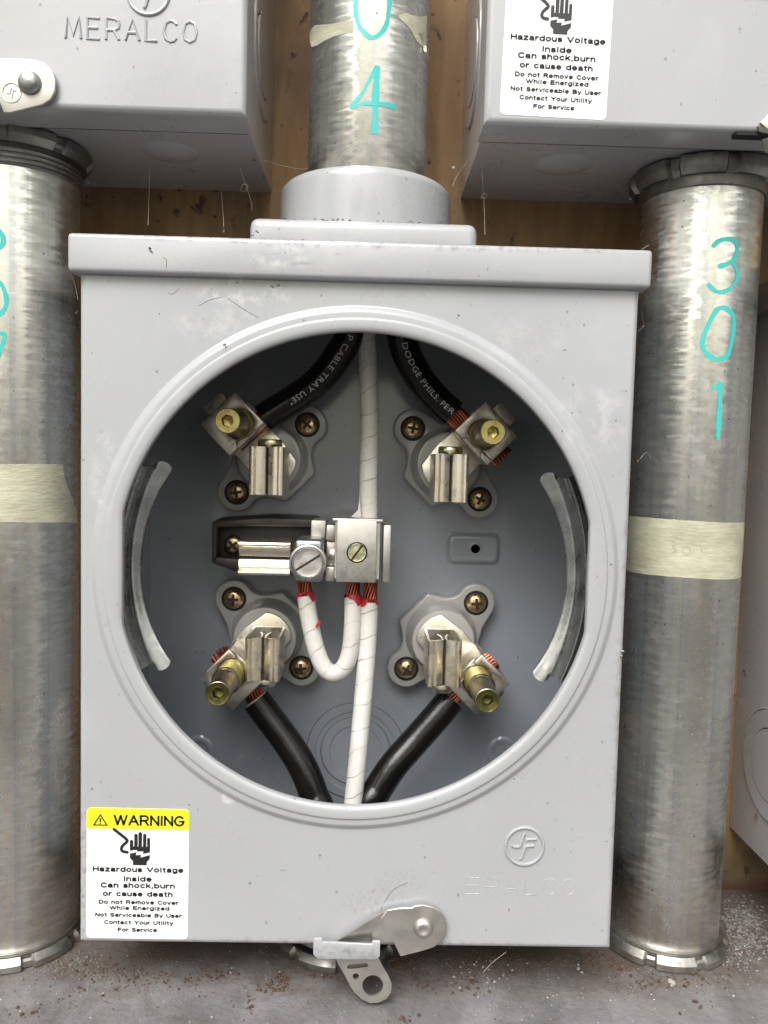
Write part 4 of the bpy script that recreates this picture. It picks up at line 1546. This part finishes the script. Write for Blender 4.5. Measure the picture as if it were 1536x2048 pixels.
tape_band(CR, PR, (1380, 1042), (1380, 1157))
g = G()
for k_, st_ in enumerate(([(1342, 1083), (1350, 1082), (1352, 1088), (1346, 1092), (1353, 1097), (1349, 1104), (1342, 1106)], [(1372, 1092), (1366, 1098), (1368, 1107), (1376, 1109), (1381, 1102), (1378, 1093), (1372, 1092)], [(1402, 1091), (1404, 1103)], [(1344, 1090), (1354, 1107)])):
    PR.ribbon(g, st_, .22, RC + .34, k_)
tape_r = [o_ for o_ in CR.children if o_.name.startswith('masking_tape')][0]
g.obj('pencil_mark', M_PENCIL, tape_r, PR.p0)
marks(CR, PR, [
    [([(1424, 494), (1440, 481), (1460, 478), (1472, 484), (1474, 505), (1466, 520), (1452, 529), (1436, 533)], 1.75), ([(1464, 522), (1474, 540), (1475, 556), (1463, 575), (1445, 584), (1430, 581), (1415, 567)], 1.6)],
    [([(1436, 618), (1424, 635), (1410, 665), (1405, 688), (1412, 706), (1430, 718), (1446, 718), (1458, 704), (1465, 675), (1468, 645), (1464, 627), (1450, 616), (1436, 618), (1428, 628)], 1.75)],
    [([(1424, 778), (1436, 772), (1442, 764)], 1.7), ([(1442, 764), (1440, 800), (1438, 840), (1436, 880)], 1.9)]], pr)

# left conduit
PL = Pipe((-143.9, 42.5, LEDGE_Z), (-143.3, 42.5, 312))
CL = empty('conduit', PL.p0)
tag(CL, 'galvanised conduit cut off at the left edge with a torn strip of tape', 'conduit', CONGRP)
pl = conduit(CL, PL, 5.4, 336)
locknut(CL, PL.p0 + PL.ax * .1, PL.ax, 28.4, 5.4, phase=.35)
locknut(CL, V(-143.3, 42.5, 311.0), -Z, 29.2, 6.0, phase=.3, mtl=M_NUT_DARK)
g = G()
pp = []
hh = 320.5
while hh < 327:
    pp += [(RC + .3, hh), (RC + .75, hh + .6), (RC + .3, hh + 1.2)]
    hh += 1.9
g.lathe([(RC + .05, 320.2)] + pp + [(RC + .05, 329)], PL.p0, PL.ax, 72)
g.obj('bushing', M_NUT_DARK, CL, PL.p0)
g = G()
g.lathe([(RC - .2, 5.3), (RC + .8, 5.4), (RC + 1.0, 6.0), (RC + .8, 6.6), (RC + .1, 6.8)], PL.p0, PL.ax, 72)
g.obj('bushing', M_NUT, CL, PL.p0)
tp = [(-60, 930), (-20, 929), (20, 928), (60, 928), (95, 928), (126, 929), (127, 945), (132, 965), (140, 985), (148, 1005), (154, 1022)]
bt = [(-60, 1044), (-20, 1044), (20, 1044), (60, 1045), (95, 1045), (115, 1045), (128, 1045), (138, 1045), (146, 1045), (152, 1045), (155.5, 1045)]
tape_patch(CL, PL, (tp, bt))
marks(CL, PL, [
    [([(-40, 452), (-15, 450), (4, 470), (5, 488), (-8, 500), (-22, 503)], 1.75)],
    [([(-20, 560), (0, 566), (10, 585), (13, 605), (8, 620), (-6, 632), (-20, 640)], 1.6)],
    [([(-30, 668), (-8, 666), (11, 668)], 1.6), ([(11, 668), (4, 690), (-4, 712), (-12, 735)], 1.5)]], pl)

# centre conduit above the hub
PC = Pipe((.3, 44.0, 278), (.6, 44.0, 430))
CC = empty('conduit', PC.p0)
tag(CC, 'galvanised conduit rising from the open box marked 04 in turquoise with ragged tape scraps', 'conduit', CONGRP)
pc = conduit(CC, PC, 4, 160)
marks(CC, PC, [
    [([(745, -60), (722, -40), (712, 0), (713, 35), (722, 58), (742, 75), (762, 66), (774, 45), (779, 10), (780, -30), (765, -55), (745, -60)], 1.7)],
    [([(754, 131), (740, 158), (722, 190), (702, 214), (724, 208), (760, 207), (793, 214)], 1.25), ([(754, 131), (753, 165), (751, 200), (751, 235), (750, 268)], 2.5), ([(730, 207), (770, 209), (794, 215)], 1.6)]], pc)
tape_patch(CC, PC, ([(617, 64), (630, 50), (650, 49), (672, 46), (690, 43), (706, 40)], [(627, 95), (636, 90), (650, 81), (670, 72), (690, 67), (707, 64)]), lift=lambda i, f: max(.05, .9 - i) * f)
tape_patch(CC, PC, ([(796, 30), (812, 26), (828, 31), (842, 33), (852, 32), (854.0, 31)], [(798, 36), (812, 48), (822, 60), (834, 84), (846, 95), (851, 112)]), lift=lambda i, f: .3 * f * max(0, min(1, i - 3)))
g = G()
pts = [PC.hit(838, 66, RC + .4), PC.hit(848, 90, RC + .5), PC.hit(853, 108, RC + 1.6), at(867, 124, 40)]
pts = spline(pts, 4)
vs = []
for i, p in enumerate(pts):
    wd = 2.0 * (1 - i / len(pts)) + .15
    vs += [p - X * wd * .5, p + X * wd * .5 - Y * .4 * (i % 2)]
g.raw(vs, [(2 * i, 2 * i + 1, 2 * i + 3, 2 * i + 2) for i in range(len(pts) - 1)])
g.obj('masking_tape', M_TAPE, CC, PC.p0)

# fitting under the open box
CB = empty('conduit', (-3.5, 46, LEDGE_Z))
tag(CB, 'short conduit stub and locknut mostly hidden under the open box on the ledge', 'conduit', CONGRP)
g = G()
g.lathe([(RC - 2, 7), (RC, 7), (RC, 24), (RC - 2, 24)], V(-3.5, 46, LEDGE_Z), Z, 64)
g.obj('pipe', M_GALV, CB, (-3.5, 46, LEDGE_Z))
locknut(CB, V(-3.5, 46, LEDGE_Z + .1), Z, 28.4, 5.4, phase=.0, mtl=M_NUT_DARK)

# ------------------------------------------------------------------ cables
CABGRP = 'black power cables in the open box'


def cable(name, pts, r, mtl, label, cat, group, n=20, sub=10):
    path = spline(pts, sub)
    th = empty(name, path[0])
    tag(th, label, cat, group)
    g = G()
    g.tube(path, r, n)
    sh = g.obj('sheath', mtl, th, path[0], smooth=60)
    return th, path, sh


def strands(th, a, b, r, n, sr, twist=.5, name='copper_strands', spread=1.0):
    g = G()
    d = (b - a)
    t = d.normalized()
    x = t.orthogonal().normalized()
    y = t.cross(x)
    rn = random.Random(n)
    for ring, cnt in ((.78, n), (.35, max(3, n // 3))):
        for k in range(cnt):
            a0 = 2 * math.pi * k / cnt
            pts = []
            for i in range(6):
                f = i / 5
                an = a0 + twist * f
                rr = r * ring * (1 + (spread - 1) * f)
                pts.append(a + d * f + (x * math.cos(an) + y * math.sin(an)) * rr)
            g.tube(pts, sr, 6)
    return g.obj(name, M_COPPER, th, th.location / MM)


def cable_text(th, sh, path, txt, s0, height, r, flip, phi0, wscale=1.0, direction=1):
    """letters wrapped on the sheath along the path"""
    cum = [0]
    for a, b in zip(path, path[1:]): cum.append(cum[-1] + (b - a).length)
    vs, fs = text_geo(txt, .004)
    ky = height / .73
    x0 = min(v.x for v in vs)
    out = []
    for v in vs:
        s_ = s0 + direction * (v.x - x0) * ky * wscale
        i = 0
        while i < len(cum) - 2 and cum[i + 1] < s_: i += 1
        f = (s_ - cum[i]) / (cum[i + 1] - cum[i])
        p = path[i].lerp(path[i + 1], f)
        # smooth tangent
        def tan(j):
            return (path[min(j + 1, len(path) - 1)] - path[max(j - 1, 0)]).normalized()
        t = tan(i).lerp(tan(i + 1), f).normalized()
        vw = (CAM - p).normalized()
        nn = (vw - t * vw.dot(t)).normalized()
        up = nn.cross(t * direction).normalized()
        an = phi0 + (v.y * ky - height / 2) / r
        out.append(p + (nn * math.cos(an) + up * math.sin(an)) * (r + .09))
    g = G()
    g.raw(out, fs)
    return g.obj('lettering', M_CABLETXT, sh, th.location / MM, recalc=False)


RK = 6.5
t, path, sh = cable('power_cable', [V(-9, 46, 330), V(-10, 46, 280), V(-11, 48, 262), at(702, 655, 51), at(676, 712, 54), at(636, 763, 57), at(590, 797, 59), at(548, 823, 59), at(526, 838, 58.5)], RK, M_BLACK,
                    'black cable at upper left, printed in white, running into the upper left lug', 'cable', CABGRP)
a, b = at(532, 834, 58.5), at(500, 862, 57)
g = G()
g.lathe([(RK + .1, -1.5), (RK + .3, -.3), (RK + .1, 1.2), (RK - 1.6, 2.0)], a, (b - a), 10, R(20), R(110), xref=(-X - Z * .2 - (b - a).normalized() * (-X - Z * .2).dot((b - a).normalized())).normalized())
g.obj('torn_inner_sheath', M_WPAINT, t, t.location / MM)
strands(t, a, b + (b - a) * .9, 4.8, 18, .58)
# find where the visible lettering starts along the path
def s_at(path, px, py):
    best, s_, bs = 1e9, 0, 0
    for i, (p, q) in enumerate(zip(path, path[1:])):
        d = p - CAM
        k = d.dot(_f)
        sx_, sy_ = 768 + F_PX * d.dot(RIGHT) / k, 1024 - F_PX * d.dot(UP) / k
        e = (sx_ - px) ** 2 + (sy_ - py) ** 2
        if e < best: best, bs = e, s_
        s_ += (q - p).length
    return bs
cable_text(t, sh, path, 'P CABLE TRAY USE"', s_at(path, 688, 664), 2.6, RK, False, .06, 1.16)

t, path, sh = cable('power_cable', [V(9, 46, 330), V(10, 46, 280), V(11, 48, 262), at(800, 655, 51), at(812, 705, 53), at(838, 755, 56), at(872, 797, 58), at(906, 828, 58)], RK, M_BLACK,
                    'black cable at upper right, printed in white, with red copper showing above its lug', 'cable', CABGRP)
a, b = at(904, 826, 58), at(940, 858, 57)
strands(t, a - (b - a) * .1, b, 5.2, 20, .58)
strands(t, b + (b - a) * .95, b + (b - a) * 1.86, 4.8, 17, .55, spread=1.3)
cable_text(t, sh, path, 'S DODGE PHILS. PER', s_at(path, 801, 668), 2.6, RK, False, .10, 1.16)

t, path, sh = cable('power_cable', [at(512, 1400, 57), at(536, 1432, 56), at(572, 1480, 53), at(606, 1535, 49), at(628, 1590, 46), at(640, 1640, 43), V(-18, 42, -6)], RK, M_BLACK,
                    'black cable at lower left curving down from the lower left lug to the opening edge', 'cable', CABGRP)
a, b = at(517, 1405, 57), at(490, 1360, 57)
strands(t, a, b, 5.0, 18, .58)
g = G()
g.lathe([(RK - 1.2, -1), (RK - 1.0, 1.2), (RK - 2.2, 1.6)], path[1], path[0] - path[2], 24)
g.obj('torn_inner_sheath', M_WPAINT, t, t.location / MM)
strands(t, at(458, 1330, 57), at(438, 1308, 60), 4.6, 15, .55, spread=1.15)

t, path, sh = cable('power_cable', [at(902, 1398, 57), at(874, 1432, 55), at(830, 1482, 52), at(788, 1530, 48), at(756, 1578, 45), at(728, 1630, 42), V(-4, 42, -6)], RK, M_BLACK,
                    'black cable at lower right curving down from the lower right lug beside the white wire', 'cable', CABGRP)
a, b = at(898, 1402, 57), at(925, 1365, 57)
strands(t, a, b, 5.0, 18, .58)
strands(t, at(960, 1345, 58), at(983, 1321, 61), 4.6, 17, .55, spread=1.2)
g = G()
g.lathe([(RK - 1.2, -1), (RK - 1.0, 1.0), (RK - 2.2, 1.4)], path[1], path[0] - path[2], 24)
g.obj('torn_inner_sheath', M_WPAINT, t, t.location / MM)

# white taped neutral wires
WG = 'white taped neutral wires in the open box'
t, path, sh = cable('neutral_wire', [V(-1, 46, 320), V(-1.4, 48, 265), at(732, 660, 52), at(737, 760, 53), at(739, 850, 53.5), at(737, 950, 54), at(738, 1060, 54)], 4.0, M_WIRE,
                    'straight white taped wire coming down from the top into the neutral lug', 'wire', WG)
g = G()
q0 = [at(720, 985, 51), at(722, 1034, 51), at(700, 1036, 53), at(716, 1020, 52)]
g.raw(q0, [(0, 1, 2, 3)])
g.raw([v + V(0, .3, 0) for v in q0], [(3, 2, 1, 0)])
g.obj('loose_tape_end', M_WIRE, t, t.location / MM)


def wire_end(th, c, d, r, red=True):
    """red inner jacket with a ragged collar and bare copper"""
    ph0 = c.x * 3.1
    g = G()
    d = d.normalized()
    tee = lambda rr, a, k: rr
    x = d.orthogonal().normalized()
    y = d.cross(x)
    n = 28
    vs, fs = [], []
    for i in range(n):
        a = 2 * math.pi * i / n
        low = -.9 + 2.3 * math.sin(2 * a + ph0) + .9 * math.sin(5 * a)
        low = max(-3.6, min(1.2, low))
        for h, q in ((low, r + .12), ((low + 1.2) / 2, r + .16), (1.4, r - .25), (1.6, r - 1.4)):
            vs.append(c + d * h + (x * math.cos(a) + y * math.sin(a)) * q)
    for i in range(n):
        j = (i + 1) % n
        for k in range(3): fs.append((i * 4 + k, j * 4 + k, j * 4 + k + 1, i * 4 + k + 1))
    g.raw(vs, fs)
    g.obj('red_jacket', M_RED, th, th.location / MM)
    strands(th, c + d * .3, c + d * 9, r - .45, 13, .46, .9)
    g = G()
    g.tube([c + d * .2, c + d * 9], r - 1.6, 10)
    g.obj('conductor_core', M_COPPERDARK, th, th.location / MM)


t, path, sh = cable('neutral_wire', [at(739, 1204, 53), at(734, 1300, 51), at(726, 1400, 47), at(717, 1500, 43), at(707, 1600, 39.5), at(700, 1660, 37), V(-6, 40, -8)], 4.0, M_WIRE,
                    'long white taped wire from the neutral lug straight down to the opening edge', 'wire', WG)
wire_end(t, path[0], path[0] - path[2], 4.0)
t, path, sh = cable('neutral_wire', [at(611, 1190, 50), at(618, 1235, 50), at(630, 1290, 49.5), at(645, 1330, 49), at(664, 1347, 48.5), at(685, 1338, 48.5), at(699, 1308, 49.5), at(705, 1255, 51), at(706, 1195, 53)], 3.85, M_WIRE,
                    'short white taped wire looped like a J under the neutral block', 'wire', WG)
wire_end(t, path[0], path[0] - path[3], 3.85)
wire_end(t, path[-1], path[-1] - path[-4], 3.85)
g = G()
p = at(640, 1250, 46.2)
g.prism([(0, 0), (1.0, 1.6), (1.6, 3.4), (.6, 4.0), (.2, 2.6), (-.7, 1.2)], p - X * 1.2 - Z * 1.6, X, Z, .1, .35)
g.obj('red_tear', M_RED, t, t.location / MM)

# ------------------------------------------------------------------ dirt on the ledge and boxes
rn = random.Random(11)


def scatter(name, mtl, clusters, label=None, zf=0.0):
    g = G()
    k = 0
    for px, py, sx, sy, cnt, r0, r1 in clusters:
        for _ in range(cnt):
            p = at_z(px + rn.gauss(0, sx), min(2060, py + rn.gauss(0, sy)), LEDGE_Z)
            if p.y > WALL_Y - 1.5 or p.y < -70: continue
            r = rn.uniform(r0, r1) * rn.uniform(.5, 1)
            g.blob((p.x, p.y, LEDGE_Z + r * .35), r, k, .8)
            k += 1
    o = g.obj(name, mtl, None, (0, 0, LEDGE_Z), smooth=70)
    tag(o, kind='stuff')
    return o


scatter('rusty_crumbs', M_CRUMB, [
    (430, 1950, 14, 8, 26, .4, 1.1), (545, 1976, 16, 7, 34, .4, 1.1), (568, 1958, 9, 6, 22, .4, 1.1), (500, 2005, 5, 12, 12, .4, .9), (390, 1965, 12, 8, 16, .4, .9),
    (160, 1945, 30, 14, 30, .3, .9), (230, 1935, 50, 16, 60, .3, .8), (300, 1960, 40, 12, 40, .3, .9), (180, 1990, 40, 18, 24, .3, .8), (60, 2015, 40, 14, 16, .3, .9),
    (650, 1945, 14, 9, 40, .4, 1.1), (700, 1955, 30, 8, 26, .4, 1.0), (800, 1925, 16, 8, 50, .4, 1.3), (860, 1972, 20, 8, 22, .4, 1.1), (930, 1965, 16, 9, 26, .4, 1.2), (965, 1985, 14, 6, 10, .4, 1.0),
    (1010, 1918, 60, 8, 40, .3, .9), (1190, 1918, 30, 10, 60, .3, .9), (1250, 1935, 22, 9, 40, .3, .9), (1340, 1962, 50, 8, 50, .3, 1.0), (1460, 1905, 30, 30, 26, .4, 1.2), (1395, 2010, 20, 8, 8, .5, 1.2), (820, 2040, 14, 6, 12, .4, 1.0)])
scatter('brown_dust', M_DUST, [(130, 1930, 50, 14, 700, .14, .42), (220, 1950, 70, 20, 700, .14, .42), (420, 1945, 110, 20, 260, .14, .42), (620, 1940, 60, 12, 200, .14, .42), (850, 1935, 90, 16, 700, .14, .45), (1060, 1925, 90, 12, 520, .14, .42), (1210, 1925, 40, 12, 520, .14, .45), (1330, 1965, 70, 10, 520, .14, .45), (1460, 1920, 40, 30, 260, .14, .45)])
scatter('white_grit', M_GRIT, [
    (1480, 1890, 30, 30, 90, .2, .8), (1440, 1950, 60, 25, 60, .15, .5), (1100, 1985, 140, 25, 60, .12, .42), (1230, 2000, 120, 25, 50, .12, .45), (960, 1945, 40, 14, 26, .2, .8),
    (1015, 1950, 40, 12, 16, .2, .8), (300, 2000, 180, 22, 40, .12, .36), (700, 2010, 200, 20, 40, .12, .4), (1345, 1970, 4, 3, 3, 1.2, 1.9), (1160, 1940, 3, 3, 3, .8, 1.3)])
scatter('grey_gravel', M_GRAVEL, [
    (1475, 1835, 26, 18, 520, .3, 1.2), (1500, 1870, 26, 22, 420, .3, 1.2), (1460, 1900, 22, 20, 120, .3, .9), (1500, 1930, 30, 20, 60, .25, .7),
    (200, 1940, 90, 18, 160, .2, .6), (700, 1935, 200, 12, 160, .2, .6), (1000, 1930, 160, 16, 140, .2, .6), (600, 1990, 300, 24, 120, .15, .45), (120, 1925, 50, 16, 160, .3, .8), (1250, 1940, 60, 16, 90, .2, .6)])

# bits stuck on the paint and along the lid
g = G()
spots = [(300, 497, -4.2, .55), (302, 503, -4.2, .5), (514, 463, 1, .7), (505, 472, -1, .5), (447, 464, -1, .6), (446, 456, -1, .5), (575, 558, .1, .45), (917, 631, .1, .5), (449, 691, -3.4, .6), (452, 694, -3.4, .5),
         (152, 626, 6, .8), (318, 628, .1, .45), (1278, 920, 14, .9), (1510, 1632, 60, 1.2), (1487, 1342, 80, 1.0), (1490, 1350, 80, .8), (860, 449, 9, .5), (700, 494, -1, .4), (517, 25, 20, .9), (508, 320, 40, .7), (527, 355, 55, .6)]
for k, (px, py, yy, r) in enumerate(spots):
    p = at(px, py, yy)
    for q in range(3):
        g.blob(p + V(rn.uniform(-r, r), 0, rn.uniform(-r, r)) * .7, r * .55, 900 + k * 3 + q, 1.0)
for k in range(60):
    p = at(rn.uniform(510, 940), 446, 0)
    g.blob(V(p.x, rn.uniform(8, 12), 276.9), rn.uniform(.2, .5), 2000 + k, .7)
for k in range(110):
    g.blob(V(rn.uniform(-104, 104), rn.uniform(-3, 6), 266.1), rn.uniform(.12, .42), 3000 + k, .7)
tag(g.obj('stuck_crumbs', M_CRUMB, None, smooth=70), kind='stuff')
g = G()
for k, (px, py, yy, r) in enumerate([(1245, 1302, .1, .7), (1243, 1312, .1, .6), (907, 336, 40, 1.2), (1260, 398, 50, .9), (544, 572, .1, .9), (556, 571, .1, .7), (474, 565, .1, .5), (175, 366, 50, .8)]):
    p = at(px, py, yy)
    g.blob(p, r, 500 + k, .9)
for k in range(15):
    pp_ = PR.hit(1385 + rn.gauss(0, 26) + 14 * (k % 2), rn.choice((1398, 1416, 1434, 1452, 1470, 1490)) + rn.gauss(0, 2), RC)
    g.blob(pp_, rn.uniform(.12, .32), 700 + k, 1)
tag(g.obj('stuck_grit', M_GRIT, None, smooth=70), kind='stuff')

# cobwebs
g = G()
for pts in ([(300, 310, 30), (299, 360, 45), (296, 450, 20)], [(480, 335, 30), (492, 372, 40), (503, 405, 40), (503, 420, 30)], [(443, 385, 40), (446, 430, 30), (448, 463, 0)],
            [(520, 318, 40), (560, 330, 50), (600, 338, 50), (622, 336, 44)], [(962, 300, 40), (965, 365, 40), (968, 400, 50), (970, 470, 30)], [(905, 372, 40), (915, 350, 40), (935, 322, 35)],
            [(1298, 490, 20), (1284, 500, 0), (1278, 520, -2)], [(1282, 622, 10), (1287, 650, 30), (1277, 662, 3)], [(1278, 920, 14), (1292, 905, 30), (1300, 915, 36)],
            [(966, 1945, 4), (985, 1925, 3), (1012, 1904, 1)], [(140, 545, 0), (150, 570, 4), (156, 600, 6)]):
    g.tube(spline([at(*p) for p in pts], 6), .06, 5)
for c_, r in ((at(488, 376, 40), 2.0), (at(968, 392, 48), 1.4)):
    g.tube([c_ + V(r * math.cos(k * .5) * (.7 + .3 * math.sin(k)), .3 * math.sin(k * 1.3), r * .8 * math.sin(k * .5)) for k in range(18)], .06, 5)
tag(g.obj('cobweb_threads', M_WEB, None, smooth=70), kind='stuff')

# hairs and short scratches on the cover
g = G()
for pts in ([(397, 612), (420, 600), (446, 594)], [(455, 597), (490, 620), (517, 635)], [(325, 514), (333, 520), (332, 537)], [(336, 586), (345, 588), (358, 578)],
            [(768, 1806), (778, 1790), (792, 1776), (816, 1765)], [(752, 1838), (760, 1826), (764, 1812)], [(745, 1786), (748, 1780)], [(970, 1862), (974, 1858)],
            [(430, 1560), (436, 1566)], [(1040, 1500), (1046, 1512), (1049, 1530)], [(560, 1740), (572, 1741)]):
    yy = -4.05 if pts[0][1] < 540 else -.03
    pts = [at(a_, b_, yy) for a_, b_ in pts]
    g.tube(spline(pts, 5) if len(pts) > 2 else pts, .07, 5)
tag(g.obj('hair_threads', M_HAIR, None, smooth=70), kind='stuff')
